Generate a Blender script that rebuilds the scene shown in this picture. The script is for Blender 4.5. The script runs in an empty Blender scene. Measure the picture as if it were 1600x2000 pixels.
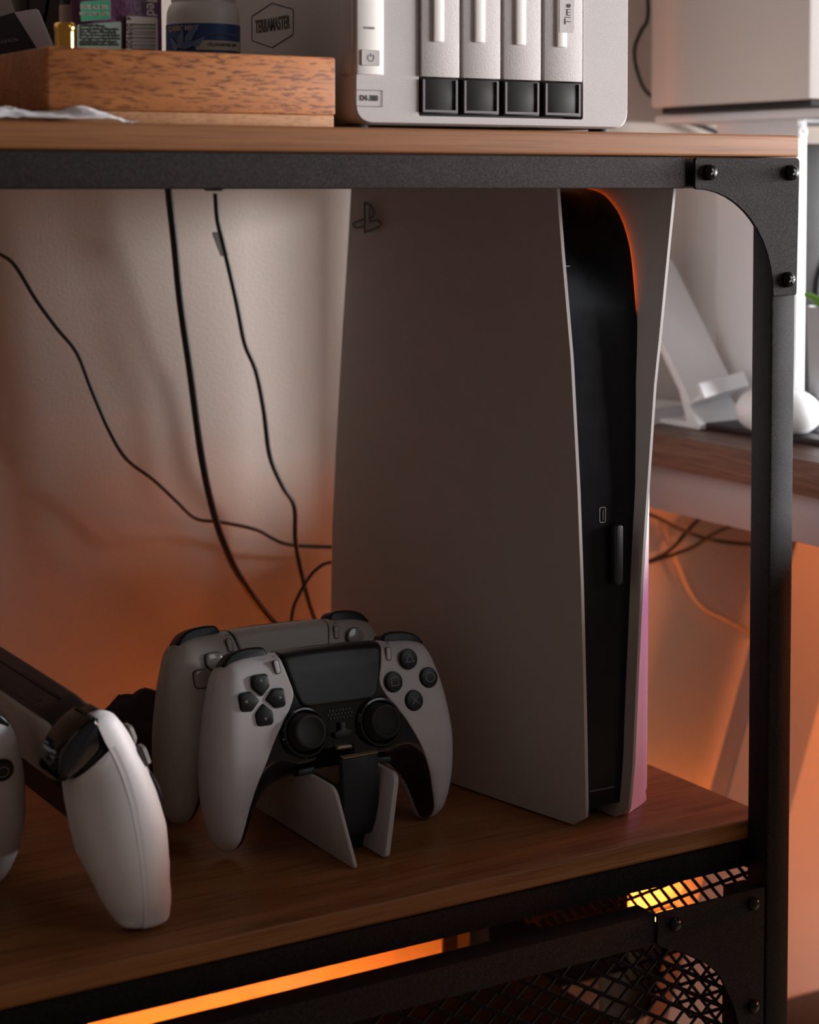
import bpy, bmesh, math, random
import numpy as np
from mathutils import Vector, Matrix
from mathutils.geometry import delaunay_2d_cdt
PI = math.pi
scene = bpy.context.scene
COL = scene.collection

# ------------------------------------------------------------------ camera
F_PX, YAW, PITCH, PY = 3717.0, 0.5408, 0.0489, 544.7
CAM = Vector((-0.7646, -0.8552, 0.386))
cam_d = bpy.data.cameras.new('camera'); cam = bpy.data.objects.new('camera', cam_d); COL.objects.link(cam)
fwd = Vector((math.sin(YAW)*math.cos(PITCH), math.cos(YAW)*math.cos(PITCH), -math.sin(PITCH)))
right = Vector((math.cos(YAW), -math.sin(YAW), 0))
up = right.cross(fwd)
m = Matrix((right, up, -fwd)).transposed().to_4x4(); m.translation = CAM
cam.matrix_world = m
cam_d.sensor_fit = 'VERTICAL'; cam_d.sensor_height = 24.0; cam_d.sensor_width = 24.0
cam_d.lens = F_PX/2000*24.0
cam_d.shift_x = 0.0; cam_d.shift_y = -(1000-PY)/2000.0
cam_d.clip_start = 0.05
cam_d.dof.use_dof = True; cam_d.dof.focus_distance = 1.12; cam_d.dof.aperture_fstop = 5.0
scene.camera = cam

def at(u, v, ax, val):
    """real point on the plane x/y/z = val that was read off the photograph at pixel (u, v)"""
    d = fwd*F_PX + right*(u-800) + up*(PY-v)
    return CAM + d*((val-CAM[ax])/d[ax])

# ------------------------------------------------------------------ light
scene.view_settings.view_transform = 'Standard'; scene.view_settings.look = 'None'
scene.view_settings.gamma = 1.0; scene.view_settings.exposure = 0.0
scene.view_settings.use_curve_mapping = False
w = bpy.data.worlds.new('room_air'); scene.world = w; w.use_nodes = True
bg = w.node_tree.nodes['Background']; bg.inputs[0].default_value = (1.0, 0.80, 0.70, 1); bg.inputs[1].default_value = 0.088

def area(name, loc, target, sx, sy, power, color, spread=180):
    l = bpy.data.lights.new(name, 'AREA'); l.shape = 'RECTANGLE'; l.size = sx; l.size_y = sy
    l.energy = power; l.color = color; l.spread = math.radians(spread)
    o = bpy.data.objects.new(name, l); COL.objects.link(o); o.location = loc
    o.rotation_euler = (Vector(target)-Vector(loc)).to_track_quat('-Z', 'Y').to_euler()
    return o
area('window_daylight', (2.0, -0.58, 0.52), (0.0, 0.2, 0.33), 1.15, 0.50, 148, (0.985, 0.965, 0.97))
area('added_front_fill', (1.3, -2.3, 1.6), (0.0, 0.1, 0.3), 1.0, 1.0, 5.0, (0.86, 0.92, 1.0))  # added fill light, brightens front faces the window leaves dim
area('amber_desk_lamp', (0.78, 0.02, 0.03), (0.15, 0.38, -0.05), 0.20, 0.10, 3.1, (1.0, 0.23, 0.06))
area('purple_lamp', (0.42, 0.16, 0.08), (-0.03, 0.085, 0.08), 0.06, 0.06, 0.05, (0.25, 0.16, 1.0), 50)

# ------------------------------------------------------------------ materials
def new_mat(name):
    mt = bpy.data.materials.new(name); mt.use_nodes = True
    nt = mt.node_tree; return mt, nt, nt.nodes['Principled BSDF']
def node(nt, typ, **kw):
    n = nt.nodes.new(typ)
    for k, v in kw.items(): setattr(n, k, v)
    return n
def coords(nt, scale, rot=(0, 0, 0), kind='Object'):
    tc = node(nt, 'ShaderNodeTexCoord'); mp = node(nt, 'ShaderNodeMapping')
    mp.inputs['Scale'].default_value = scale; mp.inputs['Rotation'].default_value = rot
    nt.links.new(tc.outputs[kind], mp.inputs[0]); return mp.outputs[0]
def add_bump(nt, b, vec, scale, strength, dist=0.001, detail=3):
    n = node(nt, 'ShaderNodeTexNoise'); n.inputs['Scale'].default_value = scale; n.inputs['Detail'].default_value = detail
    nt.links.new(vec, n.inputs['Vector'])
    bp = node(nt, 'ShaderNodeBump'); bp.inputs['Strength'].default_value = strength; bp.inputs['Distance'].default_value = dist
    nt.links.new(n.outputs['Fac'], bp.inputs['Height']); nt.links.new(bp.outputs[0], b.inputs['Normal'])
    return n
def plain(name, col, rough=0.5, metal=0.0, bump=None, coat=0.0, spec=0.5, var=0.0):
    mt, nt, b = new_mat(name)
    b.inputs['Base Color'].default_value = (*col, 1); b.inputs['Roughness'].default_value = rough
    b.inputs['Metallic'].default_value = metal; b.inputs['Coat Weight'].default_value = coat
    b.inputs['Specular IOR Level'].default_value = spec
    vec = coords(nt, (1, 1, 1))
    if bump: add_bump(nt, b, vec, bump[0], bump[1], bump[2] if len(bump) > 2 else 0.0005)
    nz = node(nt, 'ShaderNodeTexNoise'); nz.inputs['Scale'].default_value = 60; nt.links.new(vec, nz.inputs['Vector'])
    rp = node(nt, 'ShaderNodeMapRange'); rp.inputs[3].default_value = max(0.02, rough-0.05-var); rp.inputs[4].default_value = min(1, rough+0.05+var)
    nt.links.new(nz.outputs['Fac'], rp.inputs[0]); nt.links.new(rp.outputs[0], b.inputs['Roughness'])
    return mt
def wood(name, c1, c2, c3, scale, grain=(1, 12, 12), rough=0.45, pore=0.5, rot=(0, 0, 0), fine=6):
    mt, nt, b = new_mat(name)
    vec = coords(nt, grain, rot)
    n1 = node(nt, 'ShaderNodeTexNoise'); n1.inputs['Scale'].default_value = scale; n1.inputs['Detail'].default_value = 6; n1.inputs['Distortion'].default_value = 0.6
    n2 = node(nt, 'ShaderNodeTexNoise'); n2.inputs['Scale'].default_value = scale*fine; n2.inputs['Detail'].default_value = 4
    nt.links.new(vec, n1.inputs[0]); nt.links.new(vec, n2.inputs[0])
    r1 = node(nt, 'ShaderNodeValToRGB'); r1.color_ramp.elements[0].color = (*c1, 1); r1.color_ramp.elements[1].color = (*c2, 1)
    r1.color_ramp.elements[0].position = 0.32; r1.color_ramp.elements[1].position = 0.68
    nt.links.new(n1.outputs['Fac'], r1.inputs[0])
    r2 = node(nt, 'ShaderNodeValToRGB'); r2.color_ramp.elements[0].position = 0.36; r2.color_ramp.elements[1].position = 0.5
    r2.color_ramp.elements[0].color = (1, 1, 1, 1); r2.color_ramp.elements[1].color = (0, 0, 0, 1)
    nt.links.new(n2.outputs['Fac'], r2.inputs[0])
    mul = node(nt, 'ShaderNodeMath', operation='MULTIPLY'); mul.inputs[1].default_value = pore
    nt.links.new(r2.outputs[0], mul.inputs[0])
    mx = node(nt, 'ShaderNodeMix', data_type='RGBA')
    nt.links.new(mul.outputs[0], mx.inputs['Factor']); nt.links.new(r1.outputs[0], mx.inputs['A']); mx.inputs['B'].default_value = (*c3, 1)
    nt.links.new(mx.outputs['Result'], b.inputs['Base Color'])
    b.inputs['Roughness'].default_value = rough; b.inputs['Specular IOR Level'].default_value = 0.25
    bp = node(nt, 'ShaderNodeBump'); bp.inputs['Strength'].default_value = 0.25; bp.inputs['Distance'].default_value = 0.0004
    nt.links.new(n2.outputs['Fac'], bp.inputs['Height']); nt.links.new(bp.outputs[0], b.inputs['Normal'])
    return mt
def emit(name, col, strength):
    mt, nt, b = new_mat(name); b.inputs['Base Color'].default_value = (*col, 1)
    b.inputs['Emission Color'].default_value = (*col, 1); b.inputs['Emission Strength'].default_value = strength
    return mt

def powder(name, lo, hi, rough):
    mt = plain(name, lo, rough, bump=(2400, 0.8, 0.0005), spec=0.12); nt = mt.node_tree; b = nt.nodes['Principled BSDF']
    vec = coords(nt, (1, 1, 1)); n = node(nt, 'ShaderNodeTexNoise'); n.inputs['Scale'].default_value = 1500; n.inputs['Detail'].default_value = 2
    nt.links.new(vec, n.inputs[0]); r = node(nt, 'ShaderNodeValToRGB'); r.color_ramp.elements[0].position = 0.42; r.color_ramp.elements[1].position = 0.72
    r.color_ramp.elements[0].color = (*lo, 1); r.color_ramp.elements[1].color = (*hi, 1)
    nt.links.new(n.outputs['Fac'], r.inputs[0]); nt.links.new(r.outputs[0], b.inputs['Base Color']); return mt
M = {}
M['button_black'] = plain('satin_black_button', (0.008, 0.008, 0.009), 0.38, spec=0.4)
M['slab_black'] = plain('blue_black_plastic', (0.007, 0.008, 0.013), 0.35, spec=0.4)
M['void_black'] = plain('flat_black_blocker', (0.003, 0.003, 0.003), 0.9, spec=0.05)  # for the added blocks that black out the cabinet and the slot
M['white'] = plain('white_plastic', (0.60, 0.575, 0.575), 0.42, bump=(2500, 0.12, 0.0002))
M['grip_white'] = plain('grip_white_plastic', (0.72, 0.70, 0.71), 0.5, bump=(3500, 0.2, 0.0002))
M['old_white'] = plain('cream_white_plastic', (0.52, 0.475, 0.435), 0.5, bump=(3500, 0.2, 0.0002))
M['console_white'] = plain('console_panel_plastic', (0.50, 0.465, 0.45), 0.6, bump=(3000, 0.25, 0.0002))
M['gloss_black'] = plain('gloss_black_plastic', (0.006, 0.006, 0.008), 0.12, coat=0.3, var=0.04)
M['black'] = plain('matte_black_plastic', (0.010, 0.010, 0.011), 0.42, bump=(3000, 0.2, 0.0002))
M['rubber'] = plain('black_rubber', (0.016, 0.016, 0.017), 0.7, bump=(2500, 0.3, 0.0002))
M['slate'] = plain('dark_slate_plastic', (0.020, 0.021, 0.030), 0.5, bump=(1500, 0.3, 0.0002))
M['mark'] = plain('grey_print', (0.30, 0.28, 0.27), 0.6)
M['dark_mark'] = plain('dark_print', (0.03, 0.025, 0.025), 0.6)
M['clear_button'] = plain('translucent_grey_button', (0.36, 0.33, 0.31), 0.15, coat=0.6)
M['edge_gold'] = plain('champagne_edge', (0.40, 0.30, 0.17), 0.35, metal=0.3)
M['powder'] = powder('black_powder_coat', (0.009, 0.0062, 0.0064), (0.052, 0.038, 0.038), 0.75)
M['powder_shaded'] = powder('black_powder_shaded', (0.0065, 0.0052, 0.0058), (0.034, 0.026, 0.029), 0.6)  # same powder coat darkened, the frame's weaker light put into the colour
M['screw'] = plain('black_steel_screw', (0.010, 0.010, 0.010), 0.22, metal=0.4, var=0.05)
M['wood_top'] = wood('stained_brown_board', (0.22, 0.082, 0.028), (0.30, 0.125, 0.045), (0.12, 0.042, 0.014), 5.0, (0.6, 9, 30), 0.62, 0.45)
M['wood_low'] = wood('stained_brown_lower_board', (0.26, 0.100, 0.034), (0.38, 0.160, 0.056), (0.13, 0.048, 0.016), 5.0, (0.6, 9, 30), 0.36, 0.5)
M['tray'] = wood('mango_wood', (0.35, 0.115, 0.032), (0.50, 0.185, 0.056), (0.15, 0.042, 0.013), 9.0, (1.1, 8, 7), 0.55, 0.95, (0, 0.30, 0), 15)
M['tray_base'] = wood('pale_tray_base', (0.40, 0.19, 0.085), (0.50, 0.25, 0.12), (0.22, 0.09, 0.04), 12.0, (3, 8, 10), 0.6, 0.4)
M['walnut'] = wood('walnut_desk', (0.115, 0.060, 0.042), (0.20, 0.115, 0.085), (0.045, 0.022, 0.015), 6.0, (12, 0.7, 22), 0.4, 0.5)
M['nas'] = plain('silver_painted_metal', (0.52, 0.475, 0.465), 0.6, metal=0.0, spec=0.3, bump=(2200, 0.5, 0.0004))
M['nas_light'] = plain('light_strip_plastic', (0.88, 0.84, 0.80), 0.4)
M['nas_dark'] = plain('recess_plastic', (0.05, 0.044, 0.044), 0.5)
M['latch'] = plain('glossy_smoke_black', (0.012, 0.009, 0.008), 0.4, spec=0.25)
M['console_black'] = plain('console_black_plastic', (0.006, 0.006, 0.009), 0.28, spec=0.3)
M['latch_rim'] = plain('grey_rim', (0.16, 0.14, 0.15), 0.4)
M['desk_white'] = plain('white_powder_metal', (0.88, 0.90, 0.92), 0.5)
M['box_white'] = plain('warm_white_casing', (0.72, 0.68, 0.64), 0.55)
M['frame_white'] = plain('off_white_steel', (0.36, 0.33, 0.33), 0.5)
M['leather'] = plain('dark_leather', (0.030, 0.017, 0.020), 0.45, bump=(500, 0.4))
M['leaf'] = plain('green_leaf', (0.16, 0.36, 0.03), 0.45)
M['pot'] = plain('grey_ceramic', (0.42, 0.43, 0.46), 0.5)
M['cloth'] = plain('dark_plum_cloth', (0.070, 0.040, 0.060), 0.95, bump=(900, 1.0, 0.002))
M['paper'] = plain('white_paper', (0.72, 0.71, 0.76), 0.8)
M['card_dark'] = plain('dark_card', (0.018, 0.013, 0.012), 0.6)
M['card_grey'] = plain('grey_card', (0.66, 0.60, 0.62), 0.7)
M['card_cream'] = plain('cream_card', (0.42, 0.34, 0.29), 0.7)
M['purple'] = plain('purple_foil', (0.125, 0.030, 0.095), 0.35, bump=(120, 0.5, 0.002))
M['green'] = plain('green_print', (0.02, 0.30, 0.14), 0.5)
M['mint'] = plain('mint_print', (0.28, 0.36, 0.29), 0.6)
M['print_cream'] = plain('cream_print', (0.50, 0.42, 0.36), 0.6)
M['jar'] = plain('white_jar_plastic', (0.64, 0.60, 0.58), 0.4)
M['blue'] = plain('blue_label', (0.016, 0.055, 0.19), 0.45)
M['pale_blue'] = plain('pale_blue_print', (0.13, 0.19, 0.33), 0.5)
M['glove'] = plain('brown_bag', (0.035, 0.020, 0.014), 0.6)
M['cable'] = plain('black_cable_rubber', (0.010, 0.009, 0.009), 0.38)
M['cable_amber_lit'] = plain('white_cable_amber_lit', (0.75, 0.55, 0.40), 0.5)  # white cable with the amber light's tint put into its colour
M['gold'] = plain('polished_gold', (0.90, 0.50, 0.11), 0.12, metal=1.0)
M['amber'] = emit('amber_led', (1.0, 0.24, 0.03), 105.0)
M['amber2'] = emit('amber_led_dim', (1.0, 0.20, 0.02), 270.0)
# painted plaster wall
mt, nt, b = new_mat('plaster_wall'); vec = coords(nt, (1, 1, 1)); b.inputs['Base Color'].default_value = (0.68, 0.60, 0.54, 1); b.inputs['Roughness'].default_value = 0.9
n = node(nt, 'ShaderNodeTexNoise'); n.inputs['Scale'].default_value = 380; n.inputs['Detail'].default_value = 5; nt.links.new(vec, n.inputs[0])
bp = node(nt, 'ShaderNodeBump'); bp.inputs['Strength'].default_value = 0.4; bp.inputs['Distance'].default_value = 0.0007
nt.links.new(n.outputs['Fac'], bp.inputs['Height']); nt.links.new(bp.outputs[0], b.inputs['Normal']); M['wall'] = mt
M['floor'] = wood('oak_floor', (0.20, 0.12, 0.07), (0.30, 0.19, 0.11), (0.10, 0.05, 0.03), 4.0, (1, 10, 1), 0.5, 0.3)

# ------------------------------------------------------------------ helpers
def wmat(o):
    mm = o.matrix_basis.copy()
    while o.parent: o = o.parent; mm = o.matrix_basis @ mm
    return mm
def thing(name, label, cat, loc=(0, 0, 0), rotm=None, group=None):
    o = bpy.data.objects.new(name, None); COL.objects.link(o); o.empty_display_size = 0.02
    if rotm is not None: o.matrix_basis = Matrix.Translation(loc) @ rotm.to_4x4()
    else: o.location = loc
    o['label'] = label; o['category'] = cat
    if group: o['group'] = group
    return o
def tag(o, label, cat, group=None):
    o['label'] = label; o['category'] = cat
    if group: o['group'] = group
    return o
def finish(name, bm, mat, parent=None, local=False, smooth=35):
    """links ONE mesh object; geometry given in world space unless local"""
    if parent is not None and not local:
        bm.transform(wmat(parent).inverted())
    bmesh.ops.recalc_face_normals(bm, faces=bm.faces[:])
    me = bpy.data.meshes.new(name); bm.to_mesh(me); bm.free()
    if smooth:
        me.polygons.foreach_set('use_smooth', [True]*len(me.polygons)); me.set_sharp_from_angle(angle=math.radians(smooth))
    for mm in (mat if isinstance(mat, list) else [mat]): me.materials.append(mm)
    o = bpy.data.objects.new(name, me); COL.objects.link(o)
    if parent is not None: o.parent = parent
    return o
def centre(o):
    """move the origin of a single-mesh thing to its base"""
    me = o.data; n = len(me.vertices); a = np.empty(n*3); me.vertices.foreach_get('co', a); a = a.reshape(-1, 3)
    c = np.array([(a[:, 0].min()+a[:, 0].max())/2, (a[:, 1].min()+a[:, 1].max())/2, a[:, 2].min()])
    me.vertices.foreach_set('co', (a-c).ravel()); o.location = o.location + Vector(c); me.update(); return o
def add_box(bm, lo, hi, bev=0.0, seg=2):
    r = bmesh.ops.create_cube(bm, size=1.0); vs = r['verts']
    for v in vs:
        v.co = Vector([lo[i] + (v.co[i]+0.5)*(hi[i]-lo[i]) for i in range(3)])
    if bev > 0:
        es = list({e for v in vs for e in v.link_edges})
        bmesh.ops.bevel(bm, geom=es, offset=bev, segments=seg, profile=0.5, affect='EDGES')
    return bm
def box(lo, hi, bev=0.0, seg=2): return add_box(bmesh.new(), lo, hi, bev, seg)
def add_prism(bm, pts, vec, bev=0.0, seg=2, only_far=False):
    """polygon pts (3D, planar) extruded along vec"""
    vec = Vector(vec); a = [bm.verts.new(Vector(p)) for p in pts]; f = bm.faces.new(a)
    r = bmesh.ops.extrude_face_region(bm, geom=[f]); nv = [g for g in r['geom'] if isinstance(g, bmesh.types.BMVert)]
    for v in nv: v.co += vec
    if bev > 0:
        es = set()
        for v in (nv if only_far else nv+a):
            for e in v.link_edges:
                es.add(e)
        if only_far: es = {e for e in es if all(v in nv for v in e.verts)}
        bmesh.ops.bevel(bm, geom=list(es), offset=bev, segments=seg, profile=0.5, affect='EDGES')
    return bm
def prism(pts, vec, bev=0.0, seg=2, only_far=False): return add_prism(bmesh.new(), pts, vec, bev, seg, only_far)
def rounded(pts, r, n=5):
    """round the corners of a closed 2D/3D polygon"""
    out = []; P = [Vector(p) for p in pts]; k = len(P)
    for i in range(k):
        p0, p, p1 = P[i-1], P[i], P[(i+1) % k]
        ri = r[i] if isinstance(r, (list, tuple)) else r
        if ri <= 0: out.append(p); continue
        a, c = (p0-p), (p1-p); ra = min(ri, a.length*0.45, c.length*0.45)
        s, e = p+a.normalized()*ra, p+c.normalized()*ra
        for j in range(n+1):
            t = j/n; out.append(s*(1-t)**2 + p*2*t*(1-t) + e*t*t)
    return out
def catmull(pts, per=8, closed=False):
    P = [Vector(p) for p in pts]; n = len(P); out = []
    rng = range(n) if closed else range(n-1)
    for i in rng:
        if closed: a, b_, c, d = P[(i-1) % n], P[i], P[(i+1) % n], P[(i+2) % n]
        else: a, b_, c, d = P[max(i-1, 0)], P[i], P[i+1], P[min(i+2, n-1)]
        for j in range(per):
            t = j/per
            out.append(0.5*((2*b_) + (c-a)*t + (2*a-5*b_+4*c-d)*t*t + (3*b_-a-3*c+d)*t**3))
    if not closed: out.append(P[-1])
    return out
def add_tube(bm, pts, r, n=10, per=8, flat=1.0, smooth_path=True):
    path = catmull(pts, per) if smooth_path else [Vector(p) for p in pts]
    rings = []; upv = None
    for i, p in enumerate(path):
        t = (path[min(i+1, len(path)-1)]-path[max(i-1, 0)]).normalized()
        if upv is None: upv = t.orthogonal().normalized()
        upv = (upv - t*upv.dot(t)).normalized(); sd = t.cross(upv)
        rings.append([bm.verts.new(p + (upv*math.cos(2*PI*k/n) + sd*math.sin(2*PI*k/n)*flat)*r) for k in range(n)])
    for a, c in zip(rings, rings[1:]):
        for k in range(n): bm.faces.new((a[k], a[(k+1) % n], c[(k+1) % n], c[k]))
    bm.faces.new(rings[0][::-1]); bm.faces.new(rings[-1])
    return bm
def tube(pts, r, n=10, per=8, **k): return add_tube(bmesh.new(), pts, r, n, per, **k)
def add_lathe(bm, prof, n=32, mat=Matrix.Identity(4)):
    """prof: (radius, height) list; closed with caps where radius is 0"""
    rings = []
    for r, h in prof:
        if r < 1e-7: rings.append([bm.verts.new(mat @ Vector((0, 0, h)))])
        else: rings.append([bm.verts.new(mat @ Vector((r*math.cos(2*PI*k/n), r*math.sin(2*PI*k/n), h))) for k in range(n)])
    for a, c in zip(rings, rings[1:]):
        for k in range(n):
            k2 = (k+1) % n
            if len(a) == 1 and len(c) > 1: bm.faces.new((a[0], c[k2], c[k]))
            elif len(c) == 1 and len(a) > 1: bm.faces.new((a[k], a[k2], c[0]))
            elif len(a) > 1: bm.faces.new((a[k], a[k2], c[k2], c[k]))
    return bm
def lathe(prof, n=32, mat=Matrix.Identity(4)): return add_lathe(bmesh.new(), prof, n, mat)
def frame(o, x, y):
    """matrix with origin o, x axis and y axis given"""
    x = Vector(x).normalized(); y = Vector(y); y = (y-x*y.dot(x)).normalized(); z = x.cross(y)
    mm = Matrix((x, y, z)).transposed().to_4x4(); mm.translation = Vector(o); return mm
def add_text(bm, s, size, mat, extrude=0.0001, sx=1.0, align='CENTER', bold=0.0):
    c = bpy.data.curves.new('txt', 'FONT'); c.body = s; c.size = size; c.extrude = extrude
    c.align_x = align; c.align_y = 'CENTER'; c.offset = bold; c.resolution_u = 3
    o = bpy.data.objects.new('txt', c); me = bpy.data.meshes.new_from_object(o)
    me.transform(mat @ Matrix.Diagonal((sx, 1, 1, 1))); bm.from_mesh(me)
    bpy.data.objects.remove(o); bpy.data.curves.remove(c); bpy.data.meshes.remove(me)
    return bm
def add_line(bm, pts, wd, mat, h=0.0002, closed=False):
    """flat raised line through 2D points in the frame mat"""
    P = [Vector((p[0], p[1])) for p in pts]; n = len(P)
    L = []
    for i in range(n):
        if closed: a, c = P[i-1], P[(i+1) % n]; p = P[i]; d0 = (p-a).normalized(); d1 = (c-p).normalized()
        else:
            p = P[i]; d0 = (p-P[i-1]).normalized() if i > 0 else (P[1]-p).normalized(); d1 = (P[i+1]-p).normalized() if i < n-1 else d0
        nn = Vector((-(d0+d1).y, (d0+d1).x)).normalized(); k = 1/max(0.4, nn.dot(Vector((-d0.y, d0.x))))
        L.append((p+nn*wd/2*k, p-nn*wd/2*k))
    V = [[bm.verts.new(mat @ Vector((q.x, q.y, z))) for q, z in ((a, 0), (a, h), (c, h), (c, 0))] for a, c in L]
    for i in range(n if closed else n-1):
        a, c = V[i], V[(i+1) % n]
        for k in range(4): bm.faces.new((a[k], a[(k+1) % 4], c[(k+1) % 4], c[k]))
    if not closed: bm.faces.new(V[0]); bm.faces.new(V[-1][::-1])
    return bm
def struct(name, bm, mat, smooth=0):
    o = finish(name, bm, mat, smooth=smooth); o['kind'] = 'structure'; return o

# ------------------------------------------------------------------ structure
YW = 0.40
struct('wall_back', box((-2.5, YW, -0.75), (2.6, YW+0.1, 2.0)), M['wall'])
struct('floor', box((-2.5, -2.5, -0.80), (2.6, YW+0.1, -0.75)), M['floor'])

# ------------------------------------------------------------------ shelf unit
XL = -0.62
T0 = 0.018
shelf = thing('metal_shelf_unit', 'black powder-coated metal shelf frame with riveted corner plate and screws', 'shelf', (-0.3, 0.17, -0.75))
def post(x, y): return finish('post', box((x, y, -0.75), (x+T0, y+T0, 0.402), 0.0012), M['powder_shaded'], shelf)
for x in (0.0, XL): post(x, 0.0); post(x, 0.330)
finish('top_rail', box((XL+T0, 0.0005, 0.3845), (-0.0655, 0.018, 0.4025), 0.0012), M['powder'], shelf)
finish('rail_connector', box((-0.0660, 0.0050, 0.3858), (0.0, 0.016, 0.4015)), M['powder_shaded'], shelf)
finish('back_rail', box((XL+T0, 0.330, 0.3845), (0.0, 0.348, 0.4025), 0.001), M['powder_shaded'], shelf)
finish('side_rail', box((0.0, T0, 0.3845), (T0, 0.330, 0.4025), 0.001), M['powder_shaded'], shelf)
finish('lower_rail', box((XL+T0, 0.0185, -0.0290), (0.0, 0.036, -0.0126), 0.0012), M['powder_shaded'], shelf)
finish('back_rail', box((XL+T0, 0.330, -0.030), (0.0, 0.348, -0.0126), 0.001), M['powder_shaded'], shelf)
finish('side_rail', box((0.0, T0, -0.030), (T0, 0.330, -0.0126), 0.001), M['powder_shaded'], shelf)
# corner plate with the concave quarter arc
arc = []
for i in range(13):
    a = math.radians(90 - 90*i/12)
    arc.append((-0.0600 + 0.0585*math.cos(a)*1.0, 0.3220 + (0.3840-0.3220)*math.sin(a)))
g = [(-0.0613, 0.4022), (0.0188, 0.4024)] + [(0.0174, 0.3208), (-0.0010, 0.3208)] + arc[::-1] + [(-0.0613, 0.3848)]
g3 = [(x, -0.0022, z) for x, z in g]
g3 = rounded(g3, [0.002, 0.003, 0.002, 0.002] + [0]*13 + [0.002], 4)
finish('corner_plate', prism(g3, (0, 0.0020, 0), 0.0004, 1), M['powder'], shelf)
def screw(x, z, y=-0.0022, r=0.0046, cross=True, parent=None):
    fr = frame((x, y, z), (1, 0, 0), (0, 0, 1))  # z axis = -Y
    bm = lathe([(0, -0.0002), (r, 0), (r*1.02, 0.0008), (r*0.92, 0.0021), (r*0.7, 0.0032), (r*0.36, 0.0037), (0, 0.0038)], 24, fr)
    s = finish('screw', bm, M['screw'], parent)
    if cross:
        b2 = bmesh.new()
        for a in (0.5, 0.5+PI/2):
            d = Vector((math.cos(a), math.sin(a), 0))*r*0.52; nrm = Vector((-d.y, d.x, 0)).normalized()*0.00045
            q = [d+nrm, -d+nrm, -d-nrm, d-nrm]
            add_prism(b2, [fr @ (p+Vector((0, 0, 0.0030))) for p in q], fr.to_3x3() @ Vector((0, 0, 0.0009)))
        finish('slot', b2, M['black'], s)
    return s
for x, z in ((-0.0505, 0.3937), (0.0120, 0.3937), (0.0100, 0.3303)): screw(x, z, parent=shelf)
# boards
tb = finish('upper_shelf_board', box((XL, -0.0010, 0.4030), (0.0195, 0.345, 0.4160), 0.0018, 3), M['wood_top'])
tag(centre(tb), 'stained brown wooden top board lying on the black metal frame', 'shelf board')
lb = finish('lower_shelf_board', box((XL+0.001, 0.0185, -0.0124), (0.0193, 0.3295, 0.0), 0.0022, 3), M['wood_low'])
tag(centre(lb), 'brown wooden lower board under the game console and controllers', 'shelf board')

# mesh door below
door = thing('mesh_door', 'black metal cabinet door with expanded mesh below the lower board', 'door', (-0.3, 0.009, -0.70))
zt, zb2 = -0.0352, -0.0535
finish('door_rail', box((XL+T0+0.002, 0.0, zb2), (-0.0845, 0.017, zt), 0.0008), M['powder_shaded'], door)
finish('door_stile', box((-0.0200, 0.0008, -0.70), (-0.0028, 0.017, zt-0.0005), 0.0008), M['powder_shaded'], door)
pl = [(-0.0843, zt+0.0003), (-0.0028, zt+0.0003), (-0.0028, -0.1500), (-0.0205, -0.1500)]
ap = [at(u, v, 1, -0.001) for u, v in ((1441, 1994), (1430, 1960), (1418, 1932), (1401, 1901), (1370, 1877), (1331, 1861), (1300, 1853))]
pl3 = [(x, -0.0014, z) for x, z in pl] + [(p.x, -0.0014, p.z) for p in catmull(ap, 4)] + [(-0.0843, -0.0014, -0.0535)]
finish('corner_plate', prism(pl3, (0, 0.0020, 0), 0.0003, 1), M['powder_shaded'], door)
for u, v in ((1317, 1805), (1470, 1765), (1470, 1965)):
    p = at(u, v, 1, -0.0014); screw(p.x, p.z, -0.0014, 0.0040, False, door)
bm = bmesh.new(); cw, ch = 0.0205, 0.0116
nx = int(0.50/cw); nz = 14
def strand(bm, a, c, w_, ang):
    d = (c-a).normalized(); nrm = Vector((0, -1, 0)); s = d.cross(nrm)
    s = (s*math.cos(ang) + nrm*math.sin(ang)).normalized(); t = d.cross(s).normalized()
    e = d*0.0006
    q = [a-e-s*w_/2-t*0.0006, a-e+s*w_/2-t*0.0006, a-e+s*w_/2+t*0.0006, a-e-s*w_/2+t*0.0006]
    add_prism(bm, q, c-a+2*e)
for j in range(nz*2):
    z = -0.0570 - j*ch/2
    for i in range(nx+1):
        x = -0.012 - i*cw + (cw/2 if j % 2 else 0)
        a = Vector((x, 0.0095, z))
        strand(bm, a, Vector((x-cw/2, 0.0120, z+ch/2)), 0.0022, 0.5)
        strand(bm, a, Vector((x+cw/2, 0.0120, z+ch/2)), 0.0026, -0.5)
finish('wire_mesh', bm, M['powder_shaded'], door, smooth=0)
# side mesh of the cabinet under the lower board, seen through the slot
bm = bmesh.new()
for j in range(20):
    z = -0.034 - j*ch/2
    for i in range(15):
        y = 0.022 + i*cw + (cw/2 if j % 2 else 0)
        a = Vector((0.009, y, z))
        for s in (-1, 1):
            c = Vector((0.010, y+s*cw/2, z-ch/2)); d = (c-a).normalized(); sd = d.cross(Vector((1, 0, 0)))*0.0011
            add_prism(bm, [a-sd, a+sd, a+sd+Vector((0.001, 0, 0)), a-sd+Vector((0.001, 0, 0))], c-a)
finish('side_mesh', bm, M['powder_shaded'], shelf, smooth=0)
sb = finish('added_dark_block', box((-0.58, 0.0220, -0.60), (0.0065, 0.300, -0.178), 0.004), M['void_black'])  # unseen block added so the door mesh looks into darkness
tag(centre(sb), 'added black block keeping the cabinet dark behind the mesh door', 'box')
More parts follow.
